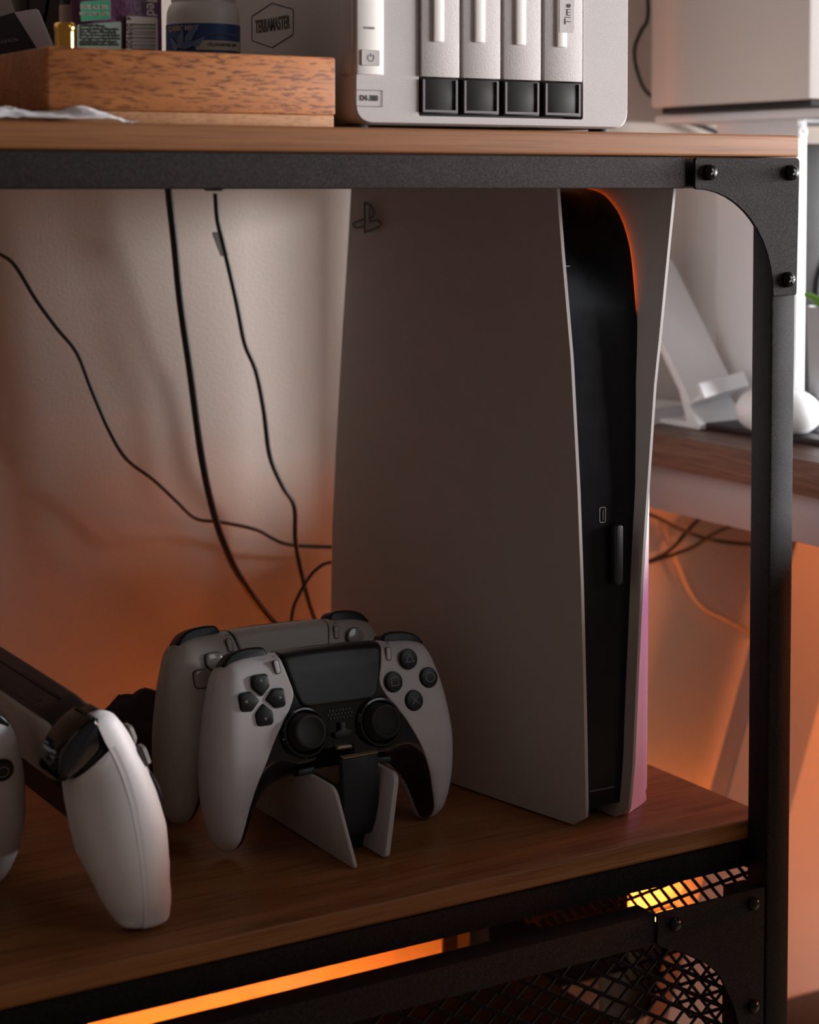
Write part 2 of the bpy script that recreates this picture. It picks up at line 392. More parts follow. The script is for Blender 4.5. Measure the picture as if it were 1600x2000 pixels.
# amber LED strip on the wall behind / below the shelf, and an added black block hiding part of its glow
led = thing('led_strip', 'glowing amber LED light strip fixed to the wall behind the shelf', 'light strip', (-0.1, 0.385, -0.235))
finish('strip_housing', box((0.15, 0.368, -0.232), (0.25, 0.3995, -0.227), 0.0005), M['black'], led)
finish('diffuser', box((-0.46, 0.360, -0.322), (-0.03, 0.366, -0.319), 0.0005), M['amber2'], led)
finish('diffuser', box((0.165, 0.372, -0.227), (0.245, 0.382, -0.224), 0.0005), M['amber'], led)
finish('strip_shield', box((0.15, 0.3655, -0.300), (0.25, 0.3675, -0.2215)), M['black'], led)  # added to hide the bright diffuser from the door mesh
finish('strip_channel', box((-0.50, 0.355, -0.330), (0.16, 0.3995, -0.3225)), M['black'], led)
ps = finish('led_view_blocker', box((0.002, 0.35, -0.250), (0.168, 0.375, -0.178), 0.004), M['void_black'])
tag(centre(ps), 'added black block hiding part of the amber glow near the wall', 'light blocker')

# ------------------------------------------------------------------ game console
con = thing('game_console', 'tall white-panelled game console with black glossy centre standing upright', 'game console', (-0.08, 0.18, 0))
zs_ = np.array([0.0015, 0.07, 0.147, 0.208, 0.2845, 0.345, 0.384, 0.392])
xl_f = np.array([-0.0957, -0.0976, -0.1003, -0.1033, -0.1085, -0.1151, -0.1189, -0.1196])
xl_r = np.array([-0.1325, -0.1325, -0.1310, -0.1275, -0.1225, -0.1180, -0.1155, -0.1150])
zr_ = np.array([0.0, 0.0137, 0.0334, 0.0786, 0.1167, 0.1442, 0.1727, 0.2247, 0.266, 0.2954, 0.3465, 0.3838, 0.392])
xr_f = np.array([-0.0628, -0.0616, -0.0595, -0.0574, -0.0556, -0.0540, -0.0520, -0.0479, -0.0447, -0.0410, -0.0351, -0.0307, -0.0298])
Y0c, Y1c = 0.0530, 0.3050
def panel_grid(fn, thick_fn, ny, nz, z0, z1, y0fn=None):
    """solid sheet between fn(y,z) and fn+thick with rounded lower front corner"""
    bm = bmesh.new(); A = []; B = []
    for j in range(nz+1):
        z = z0 + (z1-z0)*(j/nz)
        ra = []; rb = []
        for i in range(ny+1):
            s = i/ny; s = s**1.5
            rc = 0.010
            ys = Y0c
            dz = z-z0
            if dz < rc: ys = Y0c + rc - math.sqrt(max(0, rc*rc-(rc-dz)**2))
            y = ys + (Y1c-ys)*s
            x = fn(y, z); t = thick_fn(y, z)
            ra.append(bm.verts.new((x, y, z))); rb.append(bm.verts.new((x+t, y, z)))
        A.append(ra); B.append(rb)
    for j in range(nz):
        for i in range(ny):
            bm.faces.new((A[j][i], A[j][i+1], A[j+1][i+1], A[j+1][i])); bm.faces.new((B[j][i], B[j+1][i], B[j+1][i+1], B[j][i+1]))
        bm.faces.new((A[j][0], A[j+1][0], B[j+1][0], B[j][0])); bm.faces.new((A[j][ny], B[j][ny], B[j+1][ny], A[j+1][ny]))
    for i in range(ny):
        bm.faces.new((A[0][i], B[0][i], B[0][i+1], A[0][i+1])); bm.faces.new((A[nz][i], A[nz][i+1], B[nz][i+1], B[nz][i]))
    return bm
def left_x(y, z):
    s = max(0, min(1, (y-Y0c)/(Y1c-Y0c))); g_ = 1-(1-s)**1.5
    a = np.interp(z, zs_, xl_f); b_ = np.interp(z, zs_, xl_r); return float(a+(b_-a)*g_)
def sm(t): t = max(0.0, min(1.0, t)); return t*t*(3-2*t)
def right_in(y, z):
    # inner face: dips toward the black centre behind the flared lip
    a = float(np.interp(z, zr_, xr_f)) - 0.0016
    lip = sm((y-Y0c)/0.016)
    inner = a - 0.0024
    return a + (inner-a)*lip
def right_out(y, z):
    a = float(np.interp(z, zr_, xr_f)) + 0.0004
    bulge = -0.0272
    tgt = bulge if z < 0.33 else bulge - 0.0
    t = sm((y-Y0c-0.003)/0.0275)
    v = a + (max(tgt, a)-a)*t
    return v
zsmp = 56
finish('left_side_panel', panel_grid(left_x, lambda y, z: 0.0022, 30, zsmp, 0.0012, 0.392), M['console_white'], con, smooth=50)
finish('right_side_panel', panel_grid(right_in, lambda y, z: right_out(y, z)-right_in(y, z), 44, zsmp, 0.0004, 0.392), M['console_white'], con, smooth=50)
# black centre: side profile (y,z) with a rounded top front, width follows the panels
arcp = [(0.0735, 0.311), (0.0805, 0.336), (0.0872, 0.352), (0.0986, 0.3677), (0.1137, 0.3785), (0.1279, 0.3832), (0.150, 0.3858)]
prof = [(0.0608, 0.010), (0.0612, 0.0716), (0.0612, 0.1156), (0.0626, 0.203), (0.0661, 0.249), (0.0694, 0.280)] + [(p.x, p.y) for p in catmull([Vector((a, b_, 0)) for a, b_ in arcp], 4)] + [(0.290, 0.3858), (0.290, 0.010)]
bm = bmesh.new(); L = []; Rr = []
pp = []
for i, (a, c) in enumerate(zip(prof, prof[1:])):
    n = max(1, int(math.hypot(c[0]-a[0], c[1]-a[1])/0.012)); pp += [(a[0]+(c[0]-a[0])*k/n, a[1]+(c[1]-a[1])*k/n) for k in range(n)]
pp.append(prof[-1])
for y, z in pp:
    L.append(bm.verts.new((left_x(y, z)+0.0060, y, z))); Rr.append(bm.verts.new((right_in(y, z)+(0.0006 if z < 0.300 else -0.0018), y, z)))
for i in range(len(pp)):
    j = (i+1) % len(pp); bm.faces.new((L[i], L[j], Rr[j], Rr[i]))
bm.faces.new(L); bm.faces.new(Rr[::-1])
finish('centre_body', bm, M['console_black'], con, smooth=20)
finish('front_ledge', box((-0.1072, 0.0770, 0.3372), (-0.0920, 0.0815, 0.3380), 0.0003), M['latch_rim'], con)
finish('front_seam', box((-0.0880, 0.0600, 0.0200), (-0.0690, 0.0620, 0.0207), 0.0002), M['latch_rim'], con)
def onfront(u, v, y=0.0612): return at(u, v, 1, y)
p = onfront(1179, 1006); bm = bmesh.new(); pr = frame((p.x, 0.0628, p.z), (1, 0, 0), (0, 0, 1))
add_line(bm, rounded([(-0.0021, -0.0045), (0.0021, -0.0045), (0.0021, 0.0045), (-0.0021, 0.0045)], 0.001, 3), 0.0005, pr, 0.0008, True)
port = finish('usb_port', bm, M['mark'], con, smooth=0)
finish('port_tongue', box((p.x-0.0005, 0.0615, p.z-0.003), (p.x+0.0005, 0.0630, p.z+0.003)), M['nas_dark'], port)
p0 = onfront(1199, 1027, 0.0560); p1 = onfront(1199, 1145, 0.0560)
pts = rounded([(p0.x+0.0016, 0.0560, p1.z), (p0.x+0.0076, 0.0560, p1.z), (p0.x+0.0076, 0.0560, p0.z), (p0.x+0.0016, 0.0560, p0.z)], 0.003, 5)
dg = finish('usb_dongle', prism(pts, (0, 0.0055, 0), 0.0012, 2), M['black'])
tag(centre(dg), 'small black upright USB dongle plugged into the console front', 'dongle')
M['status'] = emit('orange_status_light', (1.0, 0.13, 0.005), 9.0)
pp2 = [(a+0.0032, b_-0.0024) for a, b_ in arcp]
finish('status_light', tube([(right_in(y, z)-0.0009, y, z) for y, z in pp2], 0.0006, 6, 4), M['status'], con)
# embossed maker's emblem at the top of the left panel
c0 = at(717, 424, 0, -0.1195)
fr = frame((c0.x-0.0007, c0.y, c0.z), (0, -1, 0), (0, 0, 1))
bm = bmesh.new()
sc_ = 0.0112; fr = fr @ Matrix.Diagonal((1.5, 1.0, 1.0, 1.0))
add_line(bm, [(-0.10*sc_, -0.95*sc_), (-0.10*sc_, 0.92*sc_)], 0.0014, fr, 0.0004)
add_line(bm, catmull([Vector((a*sc_, b_*sc_, 0)) for a, b_ in ((-0.10, 0.90), (0.35, 0.72), (0.62, 0.42), (0.60, 0.05), (0.40, -0.02))], 5), 0.0015, fr, 0.0004)
add_line(bm, [(0.30*sc_, 0.62*sc_), (0.30*sc_, -0.30*sc_)], 0.0011, fr, 0.0004)
add_line(bm, [(-0.10*sc_, -0.95*sc_), (0.30*sc_, -0.80*sc_)], 0.0011, fr, 0.0004)
add_line(bm, catmull([Vector((a*sc_, b_*sc_, 0)) for a, b_ in ((-0.16, -0.12), (-0.75, -0.30), (-1.05, -0.48), (-0.75, -0.66), (-0.16, -0.55))], 5), 0.0015, fr, 0.0004)
add_line(bm, catmull([Vector((a*sc_, b_*sc_, 0)) for a, b_ in ((0.36, -0.25), (0.95, -0.18), (1.20, -0.38), (0.95, -0.60), (0.36, -0.80))], 5), 0.0015, fr, 0.0004)
finish('emblem', bm, M['dark_mark'], con, smooth=0)

# ------------------------------------------------------------------ controllers
def lerp_tab(tab):
    xs = np.array([a for a, _ in sorted(tab)]); ys = np.array([b_ for _, b_ in sorted(tab)])
    return lambda v: np.interp(v, xs, ys)
Zs_g = lerp_tab([(-70, -29), (-58, -26.5), (-37, -22), (-17, -17), (4, -12.5), (18, -11), (28, -11), (36, -12), (50, -12)])
Zf_g = lerp_tab([(-70, -22), (-66, -18.5), (-60, -13.5), (-52, -8.5), (-38, -2.8), (-19, 2.2), (-2, 3.6), (13, 3.6), (28, 2.2), (37, 0.2), (50, -4)])
Zb_g = lerp_tab([(-70, -37), (-57, -39.5), (-38, -41.4), (-21, -41.6), (-1, -39.5), (18, -37), (30, -34), (50, -30)])
Zf_c = lerp_tab([(-32, -2.5), (-12, 2), (9, 3), (30, 3), (40, 1.6), (50, 0)])
def smooth_np(t): t = np.clip(t, 0, 1); return t*t*(3-2*t)
def side_outline(mirror=False):
    P = [(0, 43.6), (18, 43.4), (34, 42.6), (48, 42.2), (58, 41.2), (66.5, 38.2), (71.5, 31), (75.0, 20), (77.6, 9), (80.2, -6), (81.6, -20), (81.6, -34), (79.8, -47), (76.2, -58), (72.2, -63.8), (66, -66), (60.5, -64), (57.0, -57.5), (53.0, -47), (47.5, -38), (40, -31.5), (30, -28.6), (14, -27.2), (0, -27)]
    return P
def full_outline():
    P = side_outline(); Lf = [(-x, y) for x, y in P[1:-1]][::-1]
    return np.array([(p.x, p.y) for p in catmull([Vector((x, y, 0)) for x, y in P+Lf], 5, True)])
def resample(P, step):
    P = np.asarray(P, float); Q = np.vstack([P, P[:1]]); seg = np.hypot(*(Q[1:]-Q[:-1]).T); s = np.r_[0, np.cumsum(seg)]
    n = max(8, int(s[-1]/step)); t = np.linspace(0, s[-1], n, endpoint=False)
    return np.stack([np.interp(t, s, Q[:, 0]), np.interp(t, s, Q[:, 1])], 1)
def dist_poly(pts, P):
    P = np.asarray(P, float); A = P; B = np.roll(P, -1, 0); out = np.full(len(pts), 1e9)
    AB = B-A; l2 = (AB**2).sum(1)+1e-12
    for k in range(0, len(pts), 2000):
        p = pts[k:k+2000][:, None, :]; t = np.clip(((p-A)*AB).sum(2)/l2, 0, 1)
        out[k:k+2000] = np.sqrt((((A+AB*t[..., None])-p)**2).sum(2)).min(1)
    return out
def inside(pts, P):
    P = np.asarray(P, float); x, y = pts[:, 0], pts[:, 1]; c = np.zeros(len(pts), bool); j = len(P)-1
    for i in range(len(P)):
        xi, yi = P[i]; xj, yj = P[j]
        if yi != yj:
            cond = ((yi > y) != (yj > y)) & (x < (xj-xi)*(y-yi)/(yj-yi)+xi); c ^= cond
        j = i
    return c
def inset(P, d):
    P = np.asarray(P, float); t = np.roll(P, -1, 0)-np.roll(P, 1, 0); t /= np.hypot(t[:, 0], t[:, 1])[:, None]+1e-12
    n = np.stack([-t[:, 1], t[:, 0]], 1)
    area_ = 0.5*np.sum(P[:, 0]*np.roll(P[:, 1], -1)-np.roll(P[:, 0], -1)*P[:, 1])
    return P + n*d*(1 if area_ > 0 else -1)
RINGS = (0.25, 0.7, 1.4, 2.4, 3.8, 5.6, 8.0)
def triangulate(poly, outline, grid=2.6, rings=RINGS):
    poly = resample(poly, 1.3); cand = []
    for d in rings:
        q = inset(poly, d); cand.append(q[dist_poly(q, poly) > d*0.93])
        q = inset(resample(outline, 1.6), d); cand.append(q[(dist_poly(q, outline) > d*0.93)])
    lo, hi = poly.min(0), poly.max(0)
    gx, gy = np.meshgrid(np.arange(lo[0], hi[0], grid), np.arange(lo[1], hi[1], grid)); cand.append(np.stack([gx.ravel(), gy.ravel()], 1))
    c = np.vstack(cand); c = c[inside(c, poly)]; c = c[dist_poly(c, poly) > 0.22]
    # thin out near-duplicates
    key = np.round(c/0.55).astype(int); _, idx = np.unique(key, axis=0, return_index=True); c = c[np.sort(idx)]
    V = [Vector((a, b_)) for a, b_ in np.vstack([poly, c])]; n = len(poly)
    vo, eo, fo, *_ = delaunay_2d_cdt(V, [(i, (i+1) % n) for i in range(n)], [], 1, 1e-5)
    return np.array([(v.x, v.y) for v in vo]), fo, poly
class Surf:
    def __init__(s, outline, w_fn, zbc=-25.0, tip=(5.5, 8, 13)):
        s.tip = tip; s.o = resample(outline, 1.0); s.w = w_fn; s.zbc = zbc
    def z(s, P, side):
        x, y = P[:, 0], P[:, 1]; d = dist_poly(P, s.o); d[~inside(P, s.o)] = 0
        w_ = s.w(P); zs0 = Zs_g(y)*w_ + (-11.0)*(1-w_)
        r = np.interp(y, [-68, -62, -50, -35, 25, 42], [s.tip[0], s.tip[1], s.tip[2], 15, 13, 7])*w_ + 6.0*(1-w_)
        t = np.clip(d/r, 0, 1); g_ = np.sqrt(np.clip(1-(1-t)**2, 0, 1))
        za = (Zf_g(y)*w_ + Zf_c(y)*(1-w_)) if side > 0 else (Zb_g(y)*w_ + s.zbc*(1-w_))
        return zs0 + (za-zs0)*g_
def patch(surf, poly, side, off=0.0, thick=1.2, edge=0.35, shear=False, seam=0.12, cut=False):
    V, Fc, pl_ = triangulate(poly, surf.o)
    z = surf.z(V, side)
    de = dist_poly(V, pl_); e = np.clip(1-de/0.8, 0, 1)**2*edge
    z = z + side*(off - e) + (side*seam)
    X = V[:, 0].copy(); Yv = V[:, 1].copy()
    if shear:
        wt = smooth_np((Yv+15)/45.0); Yv = Yv + 0.36*(z-Zs_g(Yv))*wt
    if cut:
        wc = smooth_np((-44.0-Yv)/18.0); Yv = Yv + wc*0.45*(-20.0-z)
    bm = bmesh.new(); vs = [bm.verts.new((X[i]/1000, Yv[i]/1000, z[i]/1000)) for i in range(len(V))]
    fs = []
    for f in Fc:
        try: fs.append(bm.faces.new([vs[i] for i in f]))
        except ValueError: pass
    r = bmesh.ops.extrude_face_region(bm, geom=fs, use_keep_orig=True)
    for g_ in r['geom']:
        if isinstance(g_, bmesh.types.BMVert): g_.co.z -= side*thick/1000
    return bm
def core(surf, outline, off=0.8, ins=0.35, cut=False):
    V, Fc, pl_ = triangulate(inset(resample(outline, 1.3), ins), surf.o)
    zf = surf.z(V, 1)-off; zb_ = surf.z(V, -1)+off; mid = (zf+zb_)/2
    zf = np.maximum(zf, mid+0.15); zb_ = np.minimum(zb_, mid-0.15)
    ya = V[:, 1].copy(); yb2 = V[:, 1].copy()
    if cut:
        wc = smooth_np((-44.0-V[:, 1])/18.0); ya = ya + wc*(0.45*(-20.0-zf)+2.5); yb2 = yb2 + wc*(0.45*(-20.0-zb_)+2.5)
    bm = bmesh.new(); a = [bm.verts.new((V[i, 0]/1000, ya[i]/1000, zf[i]/1000)) for i in range(len(V))]
    b_ = [bm.verts.new((V[i, 0]/1000, yb2[i]/1000, zb_[i]/1000)) for i in range(len(V))]
    for f in Fc:
        bm.faces.new([a[i] for i in f]); bm.faces.new([b_[i] for i in f][::-1])
    be = [e for e in bm.edges if e.is_boundary]; bmesh.ops.bridge_loops(bm, edges=be)
    return bm
def arc_pts(P, i0, i1): return P[i0:i1+1] if i0 <= i1 else np.vstack([P[i0:], P[:i1+1]])
def shell_poly(out, sgn):
    inner = [(35.2, 43.0), (34.2, 39), (31.2, 27), (28.9, 19), (29.6, 14), (33.5, 7), (39.5, -1), (44, -7.5), (52.5, -23), (58.5, -37), (62.5, -52), (64.6, -61), (65.5, -66)]
    inn = np.array([(p.x*sgn, p.y) for p in catmull([Vector((a, b_, 0)) for a, b_ in inner], 4)])
    d = lambda q: int(np.argmin(((out-q)**2).sum(1)))
    i_top, i_bot = d(inn[0]), d(inn[-1])
    seg = arc_pts(out, i_top, i_bot) if sgn > 0 else arc_pts(out, i_bot, i_top)[::-1]
    return np.vstack([inn[1:-1][::-1], seg]) if True else None
def rounded2(pts, r, n=4): return np.array([(p.x, p.y) for p in rounded([Vector((a, b_, 0)) for a, b_ in pts], r, n)])
def up_button(bm, poly2, z0, z1, bev=0.0006, dome=0.0):
    add_prism(bm, [(x/1000, y/1000, z0/1000) for x, y in poly2], (0, 0, (z1-z0)/1000), bev, 2, True); return bm
def circle2(cx, cy, r, n=28): return [(cx+r*math.cos(2*PI*k/n), cy+r*math.sin(2*PI*k/n)) for k in range(n)]
MM = Matrix.Diagonal((0.001, 0.001, 0.001, 1))
def stick_parts(root, x, y, zsurf, mats, ztop=12.0):
    c = Matrix.Translation((x/1000, y/1000, 0)) @ MM
    finish('stick_collar', lathe([(10.5, zsurf-3), (14.6, zsurf-1.0), (14.9, zsurf+1.6), (14.0, zsurf+2.9), (12.9, zsurf+3.1), (12.0, zsurf+2.4), (11.6, zsurf-0.5), (10.5, zsurf-3)], 40, c), mats['collar'], root, True)
    st = finish('thumbstick', lathe([(0, zsurf-2), (11.4, zsurf-2), (10.6, zsurf+0.5), (7.5, zsurf+2.4), (5.2, zsurf+3.6), (5.0, ztop-4.0), (9.0, ztop-2.8), (9.9, ztop-1.8), (10.0, ztop-0.8), (9.3, ztop), (8.3, ztop+0.1), (7.0, ztop-0.9), (3.5, ztop-1.6), (0, ztop-1.8)], 40, c), mats['stick'], root, True)
    bm = bmesh.new()
    for k in range(36):
        a = 2*PI*k/36; add_box(bm, (-0.00025, -0.0003, -0.00055), (0.00025, 0.0003, 0.00055))
        mt_ = Matrix.Translation((x/1000+0.00995*math.cos(a), y/1000+0.00995*math.sin(a), (ztop-1.3)/1000)) @ Matrix.Rotation(a, 4, 'Z')
        bmesh.ops.transform(bm, matrix=mt_, verts=bm.verts[-8:])
    finish('knurling', bm, mats['stick'], st, True, smooth=0)
def dpad(root, cx, cy, zf, mats, z1=1.9, arrows=True):
    for k, a in enumerate((0, 90, 180, 270)):
        rt = Matrix.Rotation(math.radians(a), 3, 'Z')
        sh = [(-5.0, 14.2), (5.0, 14.2), (5.3, 7.4), (0.0, 2.3), (-5.3, 7.4)]
        P = [rt @ Vector((x, y, 0)) for x, y in rounded2(sh, [2.6, 2.6, 1.2, 1.0, 1.2])]
        c = rt @ Vector((0, 8.4, 0))
        b_ = finish('direction_button', up_button(bmesh.new(), [(p.x+cx, p.y+cy) for p in P], zf-1, zf+z1, 0.0007), mats['dpad'], root, True)
        W = [(p.x*1.0+cx + (p-c).normalized().x*0.55, p.y+cy + (p-c).normalized().y*0.55) for p in P]
        finish('well', up_button(bmesh.new(), W, zf-0.6, zf+0.22, 0), mats['well'], b_, True)
        if arrows:
            t = [rt @ Vector(q) for q in ((-1.0, 10.2, 0), (1.0, 10.2, 0), (0, 12.0, 0))]
            finish('arrow', up_button(bmesh.new(), [(p.x+cx, p.y+cy) for p in t], zf+z1-0.1, zf+z1+0.06, 0), M['mark'], b_, True, smooth=0)
def face_buttons(root, cx, cy, zf, mats, ring_only=False):
    R_ = 12.3
    for k, (dx, dy) in enumerate(((0, 1), (1, 0), (0, -1), (-1, 0))):
        x, y = cx+dx*R_, cy+dy*R_; c = Matrix.Translation((x/1000, y/1000, 0)) @ MM
        b_ = finish('face_button', lathe([(0, zf-1), (5.7, zf-1), (5.7, zf+1.3), (5.4, zf+1.9), (3.5, zf+2.15), (0, zf+2.25)], 32, c), mats['dpad'], root, True)
        finish('well', lathe([(0, zf-0.6), (6.3, zf-0.6), (6.3, zf+0.25), (0, zf+0.3)], 32, c), mats['well'], b_, True)
        bm = bmesh.new(); fr2 = Matrix.Translation((x/1000, y/1000, (zf+2.15)/1000)); s = 0.001
        if k == 0: add_line(bm, [(-2.8*s, -1.9*s), (2.8*s, -1.9*s), (0, 2.9*s)], 0.00045, fr2, 0.0002, True)
        if k == 1: add_line(bm, [(2.9*s*math.cos(2*PI*i/24), 2.9*s*math.sin(2*PI*i/24)) for i in range(24)], 0.00045, fr2, 0.0002, True)
        if k == 2: add_line(bm, [(-2.4*s, -2.4*s), (2.4*s, 2.4*s)], 0.00045, fr2, 0.0002); add_line(bm, [(-2.4*s, 2.4*s), (2.4*s, -2.4*s)], 0.00045, fr2, 0.0002)
        if k == 3: add_line(bm, [(-2.4*s, -2.4*s), (2.4*s, -2.4*s), (2.4*s, 2.4*s), (-2.4*s, 2.4*s)], 0.00045, fr2, 0.0002, True)
        finish('symbol', bm, M['mark'], b_, True, smooth=0)
def pill(cx, cy, w_, h_, ang=0.0):
    P = [Vector((x, y, 0)) for x, y in rounded2([(-w_/2, -h_/2), (w_/2, -h_/2), (w_/2, h_/2), (-w_/2, h_/2)], w_*0.48)]
    rt = Matrix.Rotation(ang, 3, 'Z'); return [((rt @ p).x+cx, (rt @ p).y+cy) for p in P]
def bumpers(root, sgn, mats, big=False):
    pts = catmull([Vector((sgn*x/1000, y/1000, -0.0050)) for x, y in ((38.5, 42.0), (41, 45.6), (48, 46.4), (56, 45.6), (62.5, 43.2), (67.5, 38.0))], 4)
    low = [Vector((sgn*66.0/1000, 0.034, -0.0050)), Vector((sgn*0.039, 0.038, -0.0050))]
    finish('shoulder_button', prism(pts+low, (0, 0, -0.0130), 0.0016, 3), mats['trigger'], root, True)
    if big: side, xa_, wd = [(49, -11.5), (48.5, -20), (44.5, -30), (38, -37.5), (30, -41.0), (26.5, -38), (28, -28), (32, -14)], 0.0420, 0.0290
    else: side, xa_, wd = [(40.0, -19.0), (41.0, -24.0), (38.5, -30.0), (33.5, -33), (29, -32), (31, -20)], 0.0385, 0.0110
    sp = [Vector((sgn*xa_, p.x, p.y)) for p in rounded([Vector((y/1000, z/1000, 0)) for y, z in side], 0.006, 4)]
    finish('trigger', prism(sp, (sgn*wd, 0, 0), 0.0028, 3), mats['trigger'], root, True)

OUT = full_outline()
W_FULL = lambda P: smooth_np((np.abs(P[:, 0])-27)/19.0)
SURF = Surf(OUT, W_FULL)
def make_controller(name, label, pose_t, pose_w, style, group=None):
    ang = Vector(pose_w).length; rw = Matrix.Rotation(ang, 3, Vector(pose_w).normalized())
    R0 = Matrix(((1, 0, 0), (0, 0, -1), (0, 1, 0)))
    root = thing(name, label, 'controller', pose_t, R0 @ rw, group)
    edge_ = style == 'edge'
    mats = dict(shell=M['grip_white'] if edge_ else M['old_white'], dpad=M['button_black'] if edge_ else M['clear_button'], well=M['black'],
                stick=M['rubber'], collar=M['gloss_black'] if edge_ else M['black'], trigger=M['button_black'],
                pad=M['black'] if edge_ else M['old_white'])
    finish('body', core(SURF, OUT), M['gloss_black'] if edge_ else M['black'], root, True, 60)
    for s in (1, -1): finish('grip_shell', patch(SURF, shell_poly(OUT, s), 1), mats['shell'], root, True, 60)
    finish('back_shell', patch(SURF, OUT, -1), mats['shell'], root, True, 60)
    tp = [(-33.4, 43.2), (-24, 43.6), (0, 43.9), (24, 43.6), (33.4, 43.2), (30.2, 27), (27.6, 17.5), (24.5, 9.6), (20, 8.2), (-20, 8.2), (-24.5, 9.6), (-27.6, 17.5), (-30.2, 27)]
    tp = rounded2(tp, [1.5, 0, 0, 0, 1.5, 0, 2, 3, 3, 3, 3, 2, 0])
    tp = tp*np.array([1.0, 1.0]); tpc = tp.copy(); tpc[:, 1] = np.minimum(tpc[:, 1], 43.0)
    finish('touchpad', patch(SURF, tpc, 1, off=0.9, thick=2.2, edge=0.5), mats['pad'], root, True, 60)
    for s in (1, -1):
        bumpers(root, s, mats)
        stick_parts(root, s*25.0, -6.0, 2.2, mats)
    zf = 3.6
    dpad(root, -49.6, 15.4, zf, mats, arrows=edge_)
    face_buttons(root, 49.8, 16.2, zf, mats)
    for s, nm in ((-1, 'create_button'), (1, 'options_button')):
        b_ = finish(nm, up_button(bmesh.new(), pill(s*37.4, 33.0, 3.0, 7.6, -s*0.12), 1.5, 3.55, 0.0006), mats['shell'], root, True)
        finish('well', up_button(bmesh.new(), pill(s*37.4, 33.0, 3.7, 8.3, -s*0.12), 1.0, 3.05, 0), M['nas_dark'], b_, True)
        bm = bmesh.new()
        for k in (-1, 0, 1):
            if s < 0: add_line(bm, [((s*37.4+k*1.4)/1000, 0.0385), ((s*37.4+k*2.2)/1000, 0.0398)], 0.0003, Matrix.Translation((0, 0, 0.0026)), 0.0004)
            else: add_line(bm, [((s*37.4-1.3)/1000, (39.1+k*0.9)/1000), ((s*37.4+1.3)/1000, (39.1+k*0.9)/1000)], 0.0003, Matrix.Translation((0, 0, 0.0026)), 0.0004)
        finish('icon', bm, M['nas_dark'], b_, True, smooth=0)
    # speaker holes, home emblem button, mute bar
    bm = bmesh.new()
    for j in range(3):
        for i in range(7 if j != 1 else 8):
            c = Matrix.Translation(((i-3+(0 if j != 1 else -0.5))*2.2/1000, (4.2-j*2.2)/1000, 0)) @ MM
            add_lathe(bm, [(0, 1.2), (0.62, 1.2), (0.62, 2.45), (0, 2.45)], 10, c)
    finish('speaker_holes', bm, M['nas_dark'], root, True, smooth=0)
    hb = finish('home_button', up_button(bmesh.new(), rounded2([(-5.6, -11.8), (5.6, -11.8), (6.4, -8.4), (1.6, -6.8), (1.6, -3.2), (-1.8, -2.6), (-1.8, -7.0), (-6.4, -8.6)], 0.8), 1.5, 4.4, 0.0004), M['black'], root, True)
    finish('mute_button', up_button(bmesh.new(), pill(0, -17.3, 2.0, 10.0, PI/2), 0.5, 3.0, 0.0004), M['edge_gold'] if edge_ else M['black'], root, True)
    if edge_:
        for s in (1, -1):
            finish('function_button', up_button(bmesh.new(), rounded2([(s*20, -25.4), (s*31, -26.2), (s*31, -29.8), (s*20, -29.4)], 1.2), -6.0, 1.0, 0.0008), M['black'], root, True)
    return root
ctA = make_controller('game_controller', 'white and black controller with black buttons in front on the charging stand', (-0.23187, 0.11268, 0.07367), (-0.31607, -0.0038, -0.02434), 'edge')
ctB = make_controller('game_controller', 'all cream-white controller behind the black-and-white one, by the console', (-0.24092, 0.15931, 0.07852), (-0.29127, 0.05349, -0.02038), 'plain')
ctD = make_controller('game_controller', 'white controller cut off by the left picture edge, one black button showing', (-0.49892, 0.12114, 0.06110), (0.17621, -0.07469, -0.01656), 'edge')

# handheld console: two controller grips around a black screen slab, standing on its grips
R0 = Matrix(((1, 0, 0), (0, 0, -1), (0, 1, 0)))
pw = Vector((-0.30166, 1.55832, 0.24736)); rw = Matrix.Rotation(pw.length, 3, pw.normalized())
hh = thing('handheld_console', 'handheld game device with white grips and black slab, left foreground', 'game device', (-0.38070, 0.11005, 0.07318), R0 @ rw)
# level the long axis, pivoting on the near grip tip
_m = hh.matrix_basis.copy(); _p = _m @ Vector((-0.068, -0.062, -0.028)); _x = _m.to_3x3() @ Vector((1, 0, 0))
hh.matrix_basis = Matrix.Translation(_p + Vector((0.0022, 0.0115, 0))) @ Matrix.Scale(1.035, 4) @ Matrix.Rotation(-math.atan2(_x.z, _x.y), 4, 'X') @ Matrix.Translation(-_p) @ _m
go = [(-40, 41), (-48, 44), (-57, 47.5), (-63.5, 49.5), (-69.5, 46), (-72.5, 37), (-75.0, 24), (-77.6, 10), (-80.2, -6), (-81.6, -20), (-81.6, -34), (-79.8, -47), (-77.4, -58), (-75.2, -64.5), (-68, -66.2), (-60.5, -65.3), (-57.0, -57.5), (-54.0, -47), (-49.5, -36), (-44, -28), (-39, -24), (-38, 0), (-38, 30)]
GO = np.array([(p.x, p.y) for p in catmull([Vector((a, b_, 0)) for a, b_ in go], 5, True)])
GO[:, 0] = np.minimum(GO[:, 0], -37.6)
